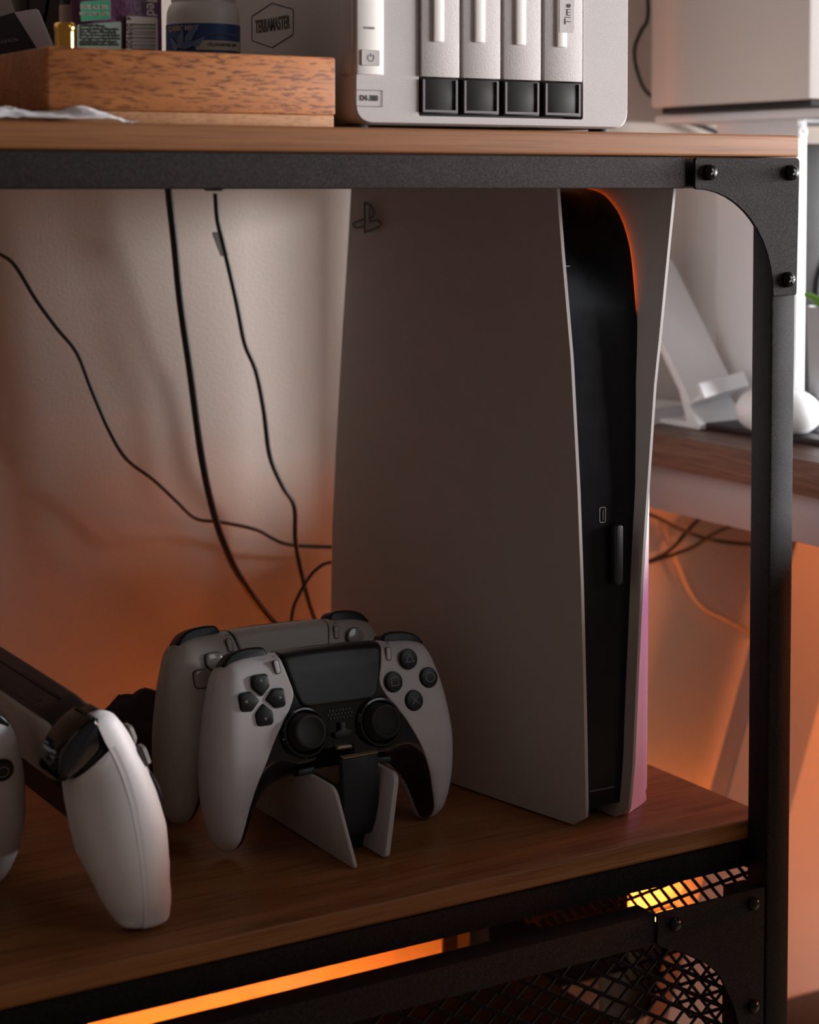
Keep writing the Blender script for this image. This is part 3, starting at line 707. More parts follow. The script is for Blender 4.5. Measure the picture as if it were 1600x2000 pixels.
def grip_side(flip):
    S = Surf(GO, lambda P: np.ones(len(P)), tip=(1.6, 3.5, 10))
    mats = dict(dpad=M['clear_button'], well=M['black'], stick=M['rubber'], collar=M['black'], trigger=M['gloss_black'])
    new = []
    before = set(bpy.data.objects)
    finish('grip_core', core(S, GO, 4.6, 3.4, True), M['black'], hh, True, 60)
    finish('grip_shell', patch(S, GO, 1, seam=0.06, cut=True), M['grip_white'], hh, True, 60)
    bp_ = GO[GO[:, 1] < 33.5]
    finish('grip_back_shell', patch(S, bp_, -1, shear=True, seam=0.06, thick=1.6, cut=True), M['grip_white'], hh, True, 60)
    bumpers(hh, -1, mats, True)
    stick_parts(hh, -42.0, -10.0, 0.0, mats, 10.5)
    if not flip: dpad(hh, -55.6, 17.5, 3.4, mats, 2.5, arrows=False)
    else: face_buttons(hh, -55.6, 17.5, 3.4, mats)
    if flip:
        for o in set(bpy.data.objects)-before:
            if o.type == 'MESH':
                me = o.data; n = len(me.vertices); a = np.empty(n*3); me.vertices.foreach_get('co', a); a = a.reshape(-1, 3)
                a[:, 0] = 0.124 - a[:, 0]; me.vertices.foreach_set('co', a.ravel()); me.flip_normals(); me.update()
grip_side(False); grip_side(True)
def slab(pts, z0, z1, bev): return prism([(x/1000, y/1000, z0/1000) for x, y in pts], (0, 0, (z1-z0)/1000), bev/1000, 3)
sl = rounded2([(-36, 36), (-8, 41), (132, 41), (160, 36), (160, -24), (128, -32), (-4, -32), (-36, -22)], [1, 6, 6, 1, 1, 6, 6, 1])
finish('screen_body', slab(sl, -23.5, -1.0, 2.5), M['slab_black'], hh, True)
finish('screen_glass', slab(rounded2([(-30, 34), (154, 34), (154, -22), (-30, -22)], 3), -1.5, 0.4, 0.4), M['gloss_black'], hh, True)
bk = rounded2([(-27, 38.5), (151, 38.5), (151, 4), (118, -4), (6, -4), (-27, 12)], [9, 9, 8, 10, 10, 8], 6)
finish('back_panel', slab(bk, -25.6, -23.0, 0.8), M['old_white'], hh, True)
finish('top_ridge', prism([(x/1000, 0.0405, z/1000) for x, z in ((-4, -8.0), (128, -8.0), (128, -10.5), (-4, -10.5))], (0, 0.0012, 0), 0.0004, 2), M['black'], hh, True)
finish('port', prism([(p.x, 0.0404, p.y) for p in rounded([Vector((x/1000, z/1000, 0)) for x, z in ((6, -15), (18, -15), (18, -18), (6, -18))], 0.0013, 3)], (0, 0.0009, 0)), M['black'], hh, True)
zmin = 9
for o in hh.children:
    mw = hh.matrix_basis; a = np.empty(len(o.data.vertices)*3); o.data.vertices.foreach_get('co', a); a = a.reshape(-1, 3)
    zz = a @ np.array(mw.to_3x3())[2] + mw.translation.z; zmin = min(zmin, zz.min())
hh.location.z += 0.0004 - zmin
for rt_ in (ctA, ctB, ctD):
    zmin = 9
    for o in rt_.children:
        mw = rt_.matrix_basis; a = np.empty(len(o.data.vertices)*3); o.data.vertices.foreach_get('co', a); a = a.reshape(-1, 3)
        zmin = min(zmin, (a @ np.array(mw.to_3x3())[2] + mw.translation.z).min())
    if zmin < 0.0004: rt_.location.z += 0.0004-zmin

# charging stand under the two controllers
cs = thing('charging_stand', 'white-sided charging stand with black centre holding the two controllers', 'charging stand', (-0.232, 0.12, 0))
def stand_panel(x0, x1, th, y_f, lean):
    pr_ = [(y_f, 0.0008), (y_f+lean, 0.0465), (y_f+lean+0.110, 0.0465), (0.205, 0.0008)]
    pts = rounded([Vector((x0+(x1-x0)*z/0.0465, y, z)) for y, z in pr_], [0.003, 0.006, 0.006, 0.003], 5)
    return prism(pts, (th, 0, 0), 0.0006, 2)
finish('side_panel', stand_panel(-0.2475, -0.2560, 0.0024, 0.0655, 0.0100), M['white'], cs)
finish('side_panel', stand_panel(-0.2245, -0.2140, 0.0034, 0.0720, 0.0060), M['white'], cs)
prof2 = [(0.0925, 0.0570), (0.0905, 0.0562), (0.0895, 0.0400), (0.0890, 0.0180), (0.0905, 0.0105), (0.0960, 0.0080), (0.1950, 0.0080), (0.1950, 0.0250), (0.1080, 0.0250), (0.0960, 0.0430), (0.0945, 0.0570)]
pts = [(-0.2415, y, z) for y, z in prof2]
finish('centre_dock', prism(pts, (0.0236, 0, 0), 0.0005, 1), M['slate'], cs)
finish('hook_edge', box((-0.2412, 0.0899, 0.0566), (-0.2183, 0.0944, 0.0573), 0.0002), M['edge_gold'], cs)
finish('base_foot', box((-0.2390, 0.0980, 0.0), (-0.2200, 0.19, 0.0082), 0.001), M['black'], cs)

# crumpled dark cloth between device and stand
rnd = random.Random(4)
bm = bmesh.new(); bmesh.ops.create_icosphere(bm, subdivisions=5, radius=1.0)
from mathutils import noise
for v in bm.verts:
    d = v.co.normalized(); k = 1 + 0.16*noise.noise(d*2.2+Vector((3, 1, 2))) + 0.07*noise.noise(d*6.5) + 0.035*noise.noise(d*15)
    q = d*k; v.co = Vector((q.x*0.036, q.y*0.030, max(q.z, -0.70)))
zmin = min(v.co.z for v in bm.verts); zmax = max(v.co.z for v in bm.verts)
c = at(283, 1440, 1, 0.245); htop = at(262, 1343, 1, 0.245).z
for v in bm.verts: v.co.z = (v.co.z-zmin)/(zmax-zmin)*htop
bmesh.ops.translate(bm, verts=bm.verts, vec=(c.x, 0.245, 0.0005))
o = finish('cloth_bundle', bm, M['cloth'], smooth=80); tag(centre(o), 'dark crumpled plum cloth bundle behind the white grip and cream controller', 'cloth')

# ------------------------------------------------------------------ cables
def cable(name, label, pts, r, mat=None, cat='cable', flat=1.0):
    o = finish(name, tube(pts, r, 10, 8, flat=flat), mat or M['cable'], smooth=60); tag(o, label, cat); return o
def wy(lst, y, dy=None):
    return [at(u, v, 1, y if dy is None else y+dy[i]) for i, (u, v) in enumerate(lst)]
cable('power_cable', 'thick black cable hanging straight down at left behind the shelf', wy([(322, 270), (329, 370), (341, 480), (352, 590), (372, 730), (392, 880), (412, 980), (437, 1060), (470, 1130), (530, 1212), (580, 1260), (640, 1400)], 0.366), 0.0026)
cb = thing('tagged_cable', 'thin black cable with plug and small label tag, nearest the console', 'cable', tuple(at(500, 800, 1, 0.372)))
finish('cord', tube(wy([(421, 378), (425, 430), (437, 480), (462, 590), (478, 670), (500, 725), (515, 800), (527, 890), (552, 950), (575, 990), (578, 1060), (594, 1140), (614, 1208), (650, 1300)], 0.372), 0.0018), M['cable'], cb, smooth=60)
p = at(418, 340, 1, 0.372)
finish('plug', box((p.x-0.0065, 0.368, p.z-0.0120), (p.x+0.0065, 0.377, p.z+0.02), 0.002), M['black'], cb)
pa, pb = at(415, 455, 1, 0.371), at(432, 500, 1, 0.371); dd = Vector((0.0058, 0, 0.0004))
finish('label_tag', prism([pa, pb, pb+dd, pa+dd], (0, 0.0006, 0)), M['mark'], cb, smooth=0)
finish('tag_outline', tube([pa, pb, pb+dd, pa+dd, pa], 0.0004, 6, 1, smooth_path=False), M['black'], cb)
cable('thin_cable', 'thin black cable sagging diagonally across the wall from upper left', wy([(-60, 470), (0, 497), (30, 520), (70, 585), (110, 640), (150, 690), (180, 765), (215, 845), (248, 898), (300, 938), (345, 980), (382, 1013), (430, 1020), (500, 1035), (560, 1063), (655, 1069), (760, 1075)], 0.380), 0.00138)
cable('looped_cable', 'short dark cable curving up beside the console into its shadow', wy([(566, 1300), (570, 1205), (585, 1160), (615, 1115), (652, 1098), (720, 1110)], 0.360), 0.00125)
cable('desk_cable', 'black cable sloping down to the right under the desk', wy([(1180, 985), (1266, 1004), (1330, 1034), (1385, 1053), (1464, 1063), (1540, 1062), (1640, 1050)], 0.385), 0.00165)
cable('desk_cable', 'black cable rising to a cut end under the desk edge', wy([(1180, 1125), (1268, 1096), (1310, 1074), (1345, 1035), (1384, 997)], 0.391), 0.00165)
cable('desk_cable', 'black cable curving up right behind the front post', wy([(1182, 1122), (1268, 1098), (1320, 1082), (1355, 1068), (1400, 1040), (1464, 1016), (1540, 1000)], 0.378), 0.00165)
cable('amber_lit_cable', 'pale cable bending down right, lit orange on the wall', wy([(1290, 1020), (1312, 1075), (1322, 1100), (1345, 1150), (1372, 1185), (1410, 1205), (1465, 1233), (1540, 1260)], 0.393), 0.0019, M['cable_amber_lit'])
cable('loop_cable', 'black cable looping beside the white box above the shelf', wy([(1262, -60), (1266, 30), (1252, 62), (1240, 95), (1244, 135), (1262, 178), (1300, 205)], 0.385), 0.00165)
cable('riser_cable', 'short dark cable slung under the white riser plate', [at(u, v, 1, 0.387) for u, v in ((1330, 238), (1350, 240), (1380, 250), (1410, 265), (1440, 300))], 0.0022)

# ------------------------------------------------------------------ drive enclosure (NAS)
YN = 0.030
nas = thing('drive_enclosure', 'silver four-bay drive enclosure with black tray latches on the top board', 'drive enclosure', (-0.176, 0.14, 0.416))
NX0, NX1, NZ0, NZ1 = -0.2672, -0.0843, 0.4190, 0.555
outl = rounded([Vector((NX0, YN, NZ0)), Vector((NX1, YN, NZ0)), Vector((NX1, YN, NZ1)), Vector((NX0, YN, NZ1))], 0.0105, 8)
BX0, BX1, BZ0, BZ1 = -0.2272, -0.1172, 0.4238, 0.548
hole = rounded([Vector((BX0, YN, BZ0)), Vector((BX1, YN, BZ0)), Vector((BX1, YN, BZ1)), Vector((BX0, YN, BZ1))], 0.0014, 8)
bm = bmesh.new()
# front face ring between the outline and the bay opening, case walls, bay walls and floor
V1 = [bm.verts.new(p+Vector((0, 0.0016, 0))) for p in outl]
cen = Vector(((NX0+NX1)/2, YN, (NZ0+NZ1)/2))
V2 = [bm.verts.new(p+(cen-p).normalized()*0.0016) for p in outl]
V3 = [bm.verts.new(p) for p in hole]; V4 = [bm.verts.new(p+Vector((0, 0.006, 0))) for p in hole]; V0 = [bm.verts.new(p+Vector((0, 0.225, 0))) for p in outl]
n = len(V1)
for a, b_ in ((V0, V1), (V1, V2), (V2, V3), (V3, V4)):
    for i in range(n): j = (i+1) % n; bm.faces.new((a[i], a[j], b_[j], b_[i]))
bm.faces.new(V4); bm.faces.new(V0[::-1])
finish('case', bm, M['nas'], nas, smooth=40)
finish('bay_recess', box((BX0+0.0002, YN+0.0052, BZ0+0.0002), (BX1-0.0002, YN+0.0062, BZ1-0.0002)), M['nas_dark'], nas)
for x in (-0.257, -0.095):
    for y in (0.045, 0.24): finish('rubber_foot', lathe([(0, 0), (0.006, 0), (0.006, 0.0032), (0, 0.0032)], 20, Matrix.Translation((x, y, 0.4160))), M['rubber'], nas)
tray_px = ((822, 897), (903, 977), (983, 1056), (1062, 1137))
zsplit = at(900, 154, 1, YN).z
for k, (u0, u1) in enumerate(tray_px):
    x0, x1 = at(u0, 120, 1, YN-0.001).x, at(u1, 120, 1, YN-0.001).x
    tr = finish('drive_tray', box((x0, YN-0.0016, zsplit+0.0004), (x1, YN+0.0056, 0.547), 0.0006), M['nas'], nas)
    xs = (x0+x1)/2-0.0018; ze = at(u0+35, (82, 83, 88, 92)[k], 1, YN-0.002).z
    finish('status_strip', box((xs-0.0032, YN-0.0030, ze), (xs+0.0032, YN-0.0010, 0.544), 0.0005), M['nas_light'], tr)
    lt = finish('latch', box((x0+0.0002, YN-0.0006, BZ0+0.0012), (x1-0.0004, YN+0.0056, zsplit-0.0002), 0.0006), M['latch'], nas)
    bm = bmesh.new(); fr = frame(((x0+x1)/2, YN-0.0006, 0), (1, 0, 0), (0, 0, 1)); hw = (x1-x0)/2-0.0018
    add_line(bm, [(-hw, zsplit-0.0010), (-hw, BZ0+0.0028), (hw, BZ0+0.0028), (hw, zsplit-0.0010)], 0.0013, fr, 0.0010)
    finish('latch_rim', bm, M['latch_rim'], lt, smooth=0)
# front control strip wraps round the left corner
finish('control_strip', box((NX0+0.0012, YN-0.0010, 0.4452), (-0.2497, YN+0.002, 0.55), 0.0006), M['nas_light'], nas)
finish('control_strip', box((NX0-0.0006, YN+0.002, 0.4452), (NX0+0.002, YN+0.014, 0.55), 0.0005), M['nas'], nas)
p = at(723, 113, 1, YN-0.001)
pb_ = finish('power_button', prism(rounded([Vector((p.x-0.0058, YN-0.0008, p.z-0.0042)), Vector((p.x+0.0058, YN-0.0008, p.z-0.0042)), Vector((p.x+0.0058, YN-0.0008, p.z+0.0042)), Vector((p.x-0.0058, YN-0.0008, p.z+0.0042))], 0.001, 4), (0, -0.0010, 0), 0.0003, 1), M['nas'], nas)
fr = frame((p.x, YN-0.0018, p.z), (1, 0, 0), (0, 0, 1)); bm = bmesh.new()
add_line(bm, [(0.0019*math.cos(a), 0.0019*math.sin(a)) for a in [math.radians(90+35+k*29) for k in range(11)]], 0.0004, fr, 0.0001)
add_line(bm, [(0, 0.0005), (0, 0.0023)], 0.0004, fr, 0.0001); finish('power_icon', bm, M['dark_mark'], pb_, smooth=0)
p = at(722, 55, 1, YN-0.001); fr = frame((p.x, YN-0.0012, p.z), (1, 0, 0), (0, 0, 1))
finish('power_lettering', add_text(bmesh.new(), 'POWER', 0.0019, fr), M['mark'], nas, smooth=0)
p = at(722, 192, 1, YN-0.001); fr = frame((p.x, YN-0.0002, p.z), (1, 0, 0), (0, 0, 1)); bm = bmesh.new()
add_text(bm, 'D4-300', 0.0045, fr @ Matrix.Translation((0.0003, 0, 0)), sx=0.80); add_line(bm, [(-0.0083, -0.0043), (0.0083, -0.0043), (0.0083, 0.0043), (-0.0083, 0.0043)], 0.0003, fr, 0.0001, True)
finish('model_badge', bm, M['dark_mark'], nas, smooth=0)
# label sticker on the fourth tray
xs0, xs1 = at(1093, 40, 1, YN-0.003).x, at(1121, 40, 1, YN-0.003).x; zl = at(1107, 64, 1, YN-0.003).z
stk = finish('label_sticker', prism(rounded([Vector((xs0, YN-0.0032, zl)), Vector((xs1, YN-0.0032, zl)), Vector((xs1, YN-0.0032, zl+0.05)), Vector((xs0, YN-0.0032, zl+0.05))], 0.0012, 3), (0, 0.0003, 0)), M['nas'], nas)
fr = frame((xs0*0.42+xs1*0.58, YN-0.0033, zl+0.0045), (0, 0, 1), (-1, 0, 0))
finish('sticker_lettering', add_text(bmesh.new(), 'Time Machine', 0.0058, fr, align='LEFT'), M['dark_mark'], stk, smooth=0)
# hexagon logo on the left face
c = at(532, 49, 0, NX0); fr = frame((NX0-0.0002, c.y, c.z), (0, -1, 0), (0, 0, 1)); bm = bmesh.new()
zt_, zb_ = at(532, 6, 0, NX0).z-c.z, at(532, 93, 0, NX0).z-c.z; hy = (at(492, 50, 0, NX0).y-at(573, 50, 0, NX0).y)/2
hexa = rounded([Vector((0, zt_, 0)), Vector((hy, zt_*0.55, 0)), Vector((hy, zb_*0.55, 0)), Vector((0, zb_, 0)), Vector((-hy, zb_*0.55, 0)), Vector((-hy, zt_*0.55, 0))], 0.0015, 3)
add_line(bm, [(q.x, q.y) for q in hexa], 0.0006, fr, 0.0001, True)
add_text(bm, 'TERRAMASTER', 0.0105, fr, sx=hy*2*0.93/0.0775, bold=0.0002)
finish('side_lettering', bm, M['dark_mark'], nas, smooth=0)

# ------------------------------------------------------------------ wooden tray and what stands in it
YT = 0.030; zT = 0.416
xl_, xr_ = at(92, 160, 1, YT).x, at(656, 180, 1, YT).x; zh = at(92, 90, 1, YT).z
zh2 = at(655, 112, 1, YT).z; ztop = (zh+zh2)/2
zbse = at(500, 222, 1, YT).z
YB = 0.300
tray = thing('wooden_tray', 'open mango wood tray with slanted grain on the top board', 'tray', ((xl_+xr_)/2, 0.1, zT))
finish('front_wall', box((xl_, YT, zbse), (xr_, YT+0.010, ztop), 0.0012), M['tray'], tray)
finish('side_wall', box((xl_-0.0006, YT+0.0006, zbse), (xl_+0.009, YB, ztop-0.0003), 0.0010), M['tray'], tray)
finish('side_wall', box((xr_-0.009, YT+0.010, zbse), (xr_, YB, ztop-0.0003), 0.0010), M['tray'], tray)
finish('back_wall', box((xl_, YB-0.010, zbse), (xr_, YB, ztop-0.0003), 0.0010), M['tray'], tray)
finish('base', box((xl_+0.0002, YT+0.0003, zT+0.0002), (xr_-0.0008, YB, zbse), 0.0008), M['tray_base'], tray)
zf_ = zbse+0.0002
# jar
ja, jb_ = at(321, 60, 1, 0.105).x, at(471, 60, 1, 0.105).x; jr = (jb_-ja)/2*0.87; jx = (ja+jb_)/2
jc = Vector((jx, 0.105, zf_)); H = at(390, 18, 1, 0.105).z - zf_
jar = thing('mint_jar', 'white round jar with blue mint label standing in the tray', 'jar', tuple(jc))
Tm = Matrix.Translation(jc)
finish('jar_body', lathe([(0, 0), (jr, 0), (jr, H-0.006), (jr*0.985, H-0.002), (jr*0.93, H+0.0012), (jr*0.86, H+0.003), (jr*0.84, H+0.006), (0, H+0.006)], 48, Tm), M['jar'], jar, smooth=30)
finish('jar_lid', lathe([(0, H+0.004), (jr*0.87, H+0.004), (jr*0.87, H+0.03), (jr*0.8, H+0.032), (0, H+0.032)], 48, Tm), M['jar'], jar, smooth=30)
zl0, zl1 = 0.002, at(400, 41, 1, 0.075).z - zf_
finish('label_band', lathe([(jr+0.0001, zl0), (jr+0.0003, zl0), (jr+0.0003, zl1), (jr+0.0001, zl1)], 48, Tm), M['blue'], jar, smooth=30)
def wrap(bm, cx, cy, R_, theta0):
    for v in bm.verts:
        th = theta0 + v.co.x/R_; v.co = Vector((cx+(R_+v.co.z)*math.cos(th), cy+(R_+v.co.z)*math.sin(th), v.co.y))
    return bm
th_c = math.atan2(CAM.y-jc.y, CAM.x-jc.x)
def jar_text(name, s, size, u, v, mat, sx=1.0, bold=0.0):
    q = at(u, v, 1, jc.y-jr*0.75); lx = (u-396)/75.0; ang = math.asin(max(-0.95, min(0.95, lx)))
    bm = add_text(bmesh.new(), s, size, Matrix.Translation((0, q.z, 0)), sx=sx, bold=bold)
    return finish(name, wrap(bm, jc.x, jc.y, jr+0.0006, th_c+ang), mat, jar, smooth=0)
jar_text('label_lettering', 'CLASSIC MINT', 0.0038, 352, 54, M['print_cream'], 0.85, 0.0001)
jar_text('label_lettering', 'Kaugummi mit Minzgeschmack', 0.0024, 436, 68, M['pale_blue'], 0.7)
q = at(436, 92, 1, jc.y-jr*0.75)
bm = bmesh.new(); add_box(bm, (-0.015, q.z-0.0022, 0.0002), (0.015, q.z+0.003, 0.0005)); bmesh.ops.subdivide_edges(bm, edges=[e for e in bm.edges if abs(e.verts[0].co.x-e.verts[1].co.x) > 0.01], cuts=10)
finish('label_box', wrap(bm, jc.x, jc.y, jr+0.0003, th_c+math.asin(0.52)), M['print_cream'], jar, smooth=0)
bm = add_text(bmesh.new(), '120 g SUGAR FREE GUM', 0.0022, Matrix.Translation((0, q.z+0.0008, 0)), sx=0.8)
finish('label_lettering', wrap(bm, jc.x, jc.y, jr+0.0012, th_c+math.asin(0.52)), M['dark_mark'], jar, smooth=0)
for k, (du, dv, ang, ln) in enumerate(((352, 74, 1.35, 0.011), (372, 66, 1.0, 0.011), (338, 82, 2.2, 0.009), (368, 86, 0.3, 0.010), (388, 82, 0.7, 0.008))):
    q = at(du, dv, 1, jc.y-jr*0.75); bm = bmesh.new(); lf = []
    for i in range(12):
        t = i/12*2*PI; a, b_ = ln/2*math.cos(t), ln*0.17*math.sin(t)*(1-0.5*math.cos(t)); lf.append((a*math.cos(ang)-b_*math.sin(ang), q.z+a*math.sin(ang)+b_*math.cos(ang), 0.0004+k*0.00008))
    add_prism(bm, lf, (0, 0, 0.0001)); finish('mint_leaf', wrap(bm, jc.x, jc.y, jr+0.0003, th_c+math.asin((du-396)/76)), M['pale_blue'], jar, smooth=0)
# purple pouch
yp = 0.078
ba, bb_ = at(151, 60, 1, yp).x, at(328, 60, 1, yp).x
bag = thing('purple_pouch', 'purple foil pouch with green badge and barcode standing in the tray', 'pouch', ((ba+bb_)/2, yp+0.01, zf_))
bm = bmesh.new(); nu, nv = 24, 20; Fr = []; Bk = []
for j in range(nv+1):
    t = j/nv; z = zf_ + 0.085*t; a = []; c_ = []
    for i in range(nu+1):
        s = i/nu*2-1; th = 0.017*(1-s*s)**0.5*(1-0.75*t) + 0.0006
        x = (ba+bb_)/2 + s*(bb_-ba)/2; wv = 0.0008*math.sin(9*s+5*t)
        a.append(bm.verts.new((x, yp + 0.0085 - min(th, 0.0085)*0.5 + wv*0.4, z))); c_.append(bm.verts.new((x, yp+0.009+th*0.8, z)))
    Fr.append(a); Bk.append(c_)
for j in range(nv):
    for i in range(nu): bm.faces.new((Fr[j][i], Fr[j][i+1], Fr[j+1][i+1], Fr[j+1][i])); bm.faces.new((Bk[j][i], Bk[j+1][i], Bk[j+1][i+1], Bk[j][i+1]))
    bm.faces.new((Fr[j][0], Fr[j+1][0], Bk[j+1][0], Bk[j][0])); bm.faces.new((Fr[j][nu], Bk[j][nu], Bk[j+1][nu], Fr[j+1][nu]))
for i in range(nu): bm.faces.new((Fr[0][i], Bk[0][i], Bk[0][i+1], Fr[0][i+1])); bm.faces.new((Fr[nv][i], Fr[nv][i+1], Bk[nv][i+1], Bk[nv][i]))
finish('foil', bm, M['purple'], bag, smooth=60)
yf = yp + 0.0022
def decal(name, quad, mat, y, r=0.001, parent=bag):
    return finish(name, prism(rounded([at(u, v, 1, y) for u, v in quad], r, 3), (0, 0.0004, 0)), mat, parent, smooth=0)
def dtext(name, s, size, u, v, mat, y, sx=1.0, parent=bag, rot=0.0, bold=0.0, align='CENTER'):
    q = at(u, v, 1, y); d = Vector((math.cos(rot), 0, math.sin(rot))); fr = frame(q, d, (-d.z, 0, d.x))
    return finish(name, add_text(bmesh.new(), s, size, fr, sx=sx, bold=bold, align=align), mat, parent, smooth=0)
decal('badge_rim', [(157, 42), (216, 37), (216, 0), (157, 3)], M['mint'], yf+0.0001)
decal('badge', [(158, 41), (215, 36), (215, 1), (158, 4)], M['green'], yf-0.0002)
dtext('badge_lettering', 'DOSE AUS 30%', 0.0031, 184, 14, M['print_cream'], yf-0.0004, 0.75, rot=0.03, bold=0.0001)
dtext('badge_lettering', 'RECYCELTEM PLASTIK', 0.0022, 184, 27, M['print_cream'], yf-0.0004, 0.75, rot=0.03, bold=0.00006)
decal('text_panel', [(151, 140), (237, 140), (237, 42), (151, 48)], M['mint'], yf-0.0001)
for k, s in enumerate(('ZUTATEN: Wasser', 'Aroma (enthalten); Magnesium', 'Salze, Vitamine, Mineralstoffe', 'Natrium (Lebensmittel); Kalium', 'Kann Spuren von Soja enthalten', 'und kuehl und trocken lagern', 'MINDESTENS haltbar bis Ende')):
    dtext('panel_lettering', s, 0.0021, 156, 50+k*6.1, M['dark_mark'], yf-0.0003, 0.82, rot=0.035, align='LEFT', bold=0.00005)
decal('barcode_panel', [(247, 140), (309, 140), (308, 34), (247, 31)], M['print_cream'], yf-0.0001)
bm = bmesh.new(); v = 46.0
for k, wd in enumerate((3.0, 1.2, 2.6, 1.0, 2.2, 2.2, 1.2, 3.0, 1.4, 2.0, 1.0, 2.4, 1.6, 3, 1.2, 2.6, 1.0, 3)):
    if k % 1 == 0:
        a = [at(258, v, 1, yf-0.0003), at(304, v+1, 1, yf-0.0003), at(304, v+1+wd, 1, yf-0.0003), at(258, v+wd, 1, yf-0.0003)]; add_prism(bm, a, (0, 0.0002, 0))
    v += wd+1.8
finish('barcode', bm, M['dark_mark'], bag, smooth=0)
dtext('barcode_number', '4', 0.0040, 252, 36, M['dark_mark'], yf-0.0004, rot=-PI/2)
dtext('barcode_number', '009900', 0.0040, 253, 70, M['dark_mark'], yf-0.0004, rot=-PI/2, sx=1.1)
dtext('script_lettering', 'Med', 0.009, 296, 8, M['print_cream'], yf-0.0004, rot=-PI/2, sx=0.8)
# gold cap
gx = at(127, 60, 1, 0.062); ga = (at(150, 60, 1, 0.062).x-at(103, 60, 1, 0.062).x)/2*0.84; Hg = at(127, 45, 1, 0.062).z-zf_
gt = thing('gold_bottle', 'small polished gold capped bottle at the left end of the tray', 'bottle', (gx.x, 0.062, zf_))
Tm = Matrix.Translation((gx.x, 0.062, zf_))
finish('bottle_body', lathe([(0, 0), (ga*1.0, 0), (ga*1.0, Hg*0.45), (0, Hg*0.45)], 32, Tm), M['gold'], gt, smooth=30)
finish('cap', lathe([(0, Hg*0.44), (ga*0.95, Hg*0.44), (ga*0.95, Hg-0.0050), (ga*0.98, Hg-0.0040), (ga*1.04, Hg-0.0028), (ga*1.0, Hg-0.0008), (ga*0.85, Hg), (ga*0.6, Hg-0.0006), (0, Hg-0.0008)], 40, Tm), M['gold'], gt, smooth=50)
# upright cards at the left
def card(name, label, quad, y, mat, th=0.0012, group=None):
    o = finish(name, prism([at(u, v, 1, y) for u, v in quad], (0, th, 0), 0.0001, 1), mat, smooth=0); tag(o, label, 'card', group); return o
def cardq(quad, y): return [(max(u, UL(y)), v) for u, v in quad]
def UL(y):      # pixel column where the inside of the tray's left wall lies at depth y
    lo, hi = -200.0, 200.0
    for _ in range(30):
        mid = (lo+hi)/2
        if at(mid, 60, 1, y).x < xl_+0.0105: lo = mid
        else: hi = mid
    return hi
card('dark_card', 'dark brown card leaning at the far left of the tray', cardq([(-60, 120), (88, 120), (28, 24), (-60, 50)], 0.205), 0.205, M['card_dark'])
dtext('card_lettering', 'FASHION', 0.0029, 16, 80, M['mark'], 0.2045, rot=0.18, parent=bpy.data.objects['dark_card'])
card('grey_card', 'light grey card with small mark leaning right of the dark card', [(50, 120), (110, 120), (72, 17), (58, 19), (28, 24)], 0.212, M['card_grey'], 0.002)
card('white_card', 'white card with red edge leaning behind the grey card', [(60, 120), (118, 120), (76, 19), (58, 19)], 0.219, M['paper'], 0.002)
card('cream_card', 'cream card behind the dark card at the left picture edge', cardq([(-70, 120), (60, 120), (16, -20), (-70, -10)], 0.226), 0.226, M['card_cream'])
# brown bag behind and a small tube
yb_ = 0.25; a_, b2_ = at(35, 60, 1, yb_).x, at(152, 60, 1, yb_).x
o = finish('brown_pouch', prism(rounded([Vector((a_, 0.250, zf_)), Vector((b2_, 0.250, zf_)), Vector((b2_-0.002, 0.250, 0.56)), Vector((a_+0.002, 0.250, 0.56))], 0.004, 4), (0, 0.030, 0), 0.006, 3), M['glove'])
tag(centre(o), 'very dark brown pouch behind the gold bottle in the tray', 'pouch')
xt_ = at(133, 30, 1, 0.100).x
tb_ = thing('lip_balm_tube', 'small beige tube with dark cap behind the gold bottle', 'tube', (xt_, 0.1, zf_))
finish('tube_body', lathe([(0, 0), (0.0046, 0), (0.0046, at(133, 12, 1, 0.1).z-zf_), (0.0030, at(133, 8, 1, 0.1).z-zf_), (0, at(133, 8, 1, 0.1).z-zf_)], 24, Matrix.Translation((xt_, 0.1, zf_))), M['card_cream'], tb_)
hh_ = at(133, 10, 1, 0.1).z
finish('tube_cap', lathe([(0, 0), (0.0040, 0), (0.0040, 0.02), (0, 0.02)], 24, Matrix.Translation((xt_, 0.1, hh_-0.002))), M['black'], tb_)
# crumpled white paper lying at the front of the top board
bm = bmesh.new(); nu, nv = 60, 12; top = []; 
xa, xb = -0.56, at(258, 225, 1, 0.012).x
for j in range(nv+1):
    row = []
    for i in range(nu+1):
        s = i/nu; t = j/nv; x = xa+(xb-xa)*s + 0.004*noise.noise(Vector((t*5, 3, 0)))*(1 if i == nu else 0)
        y0_ = 0.0035+0.002*noise.noise(Vector((s*9, 0, 1))); y1_ = 0.0275-0.010*max(0, (s-0.75))*3
        y = y0_+(y1_-y0_)*t
        env = 0.0018 + 0.0048*t*(0.6+0.8*abs(noise.noise(Vector((s*14, 0, 4))))) + 0.0012*noise.noise(Vector((s*45, t*5, 2)))
        hump = 0.0035*math.exp(-((s-0.86)/0.05)**2)*t - 0.0045*max(0, (s-0.93)/0.07)
        if s < 0.66: env += 0.002*t
        row.append(bm.verts.new((x, y, 0.4165+max(0.0002, env+hump))))
    top.append(row)
for j in range(nv):
    for i in range(nu): bm.faces.new((top[j][i], top[j][i+1], top[j+1][i+1], top[j+1][i]))
r = bmesh.ops.extrude_face_region(bm, geom=bm.faces[:], use_keep_orig=True)
for g_ in r['geom']:
    if isinstance(g_, bmesh.types.BMVert): g_.co.z += 0.0003
o = finish('crumpled_paper', bm, M['paper'], smooth=40); tag(centre(o), 'crumpled torn white paper lying before the wooden tray', 'paper')

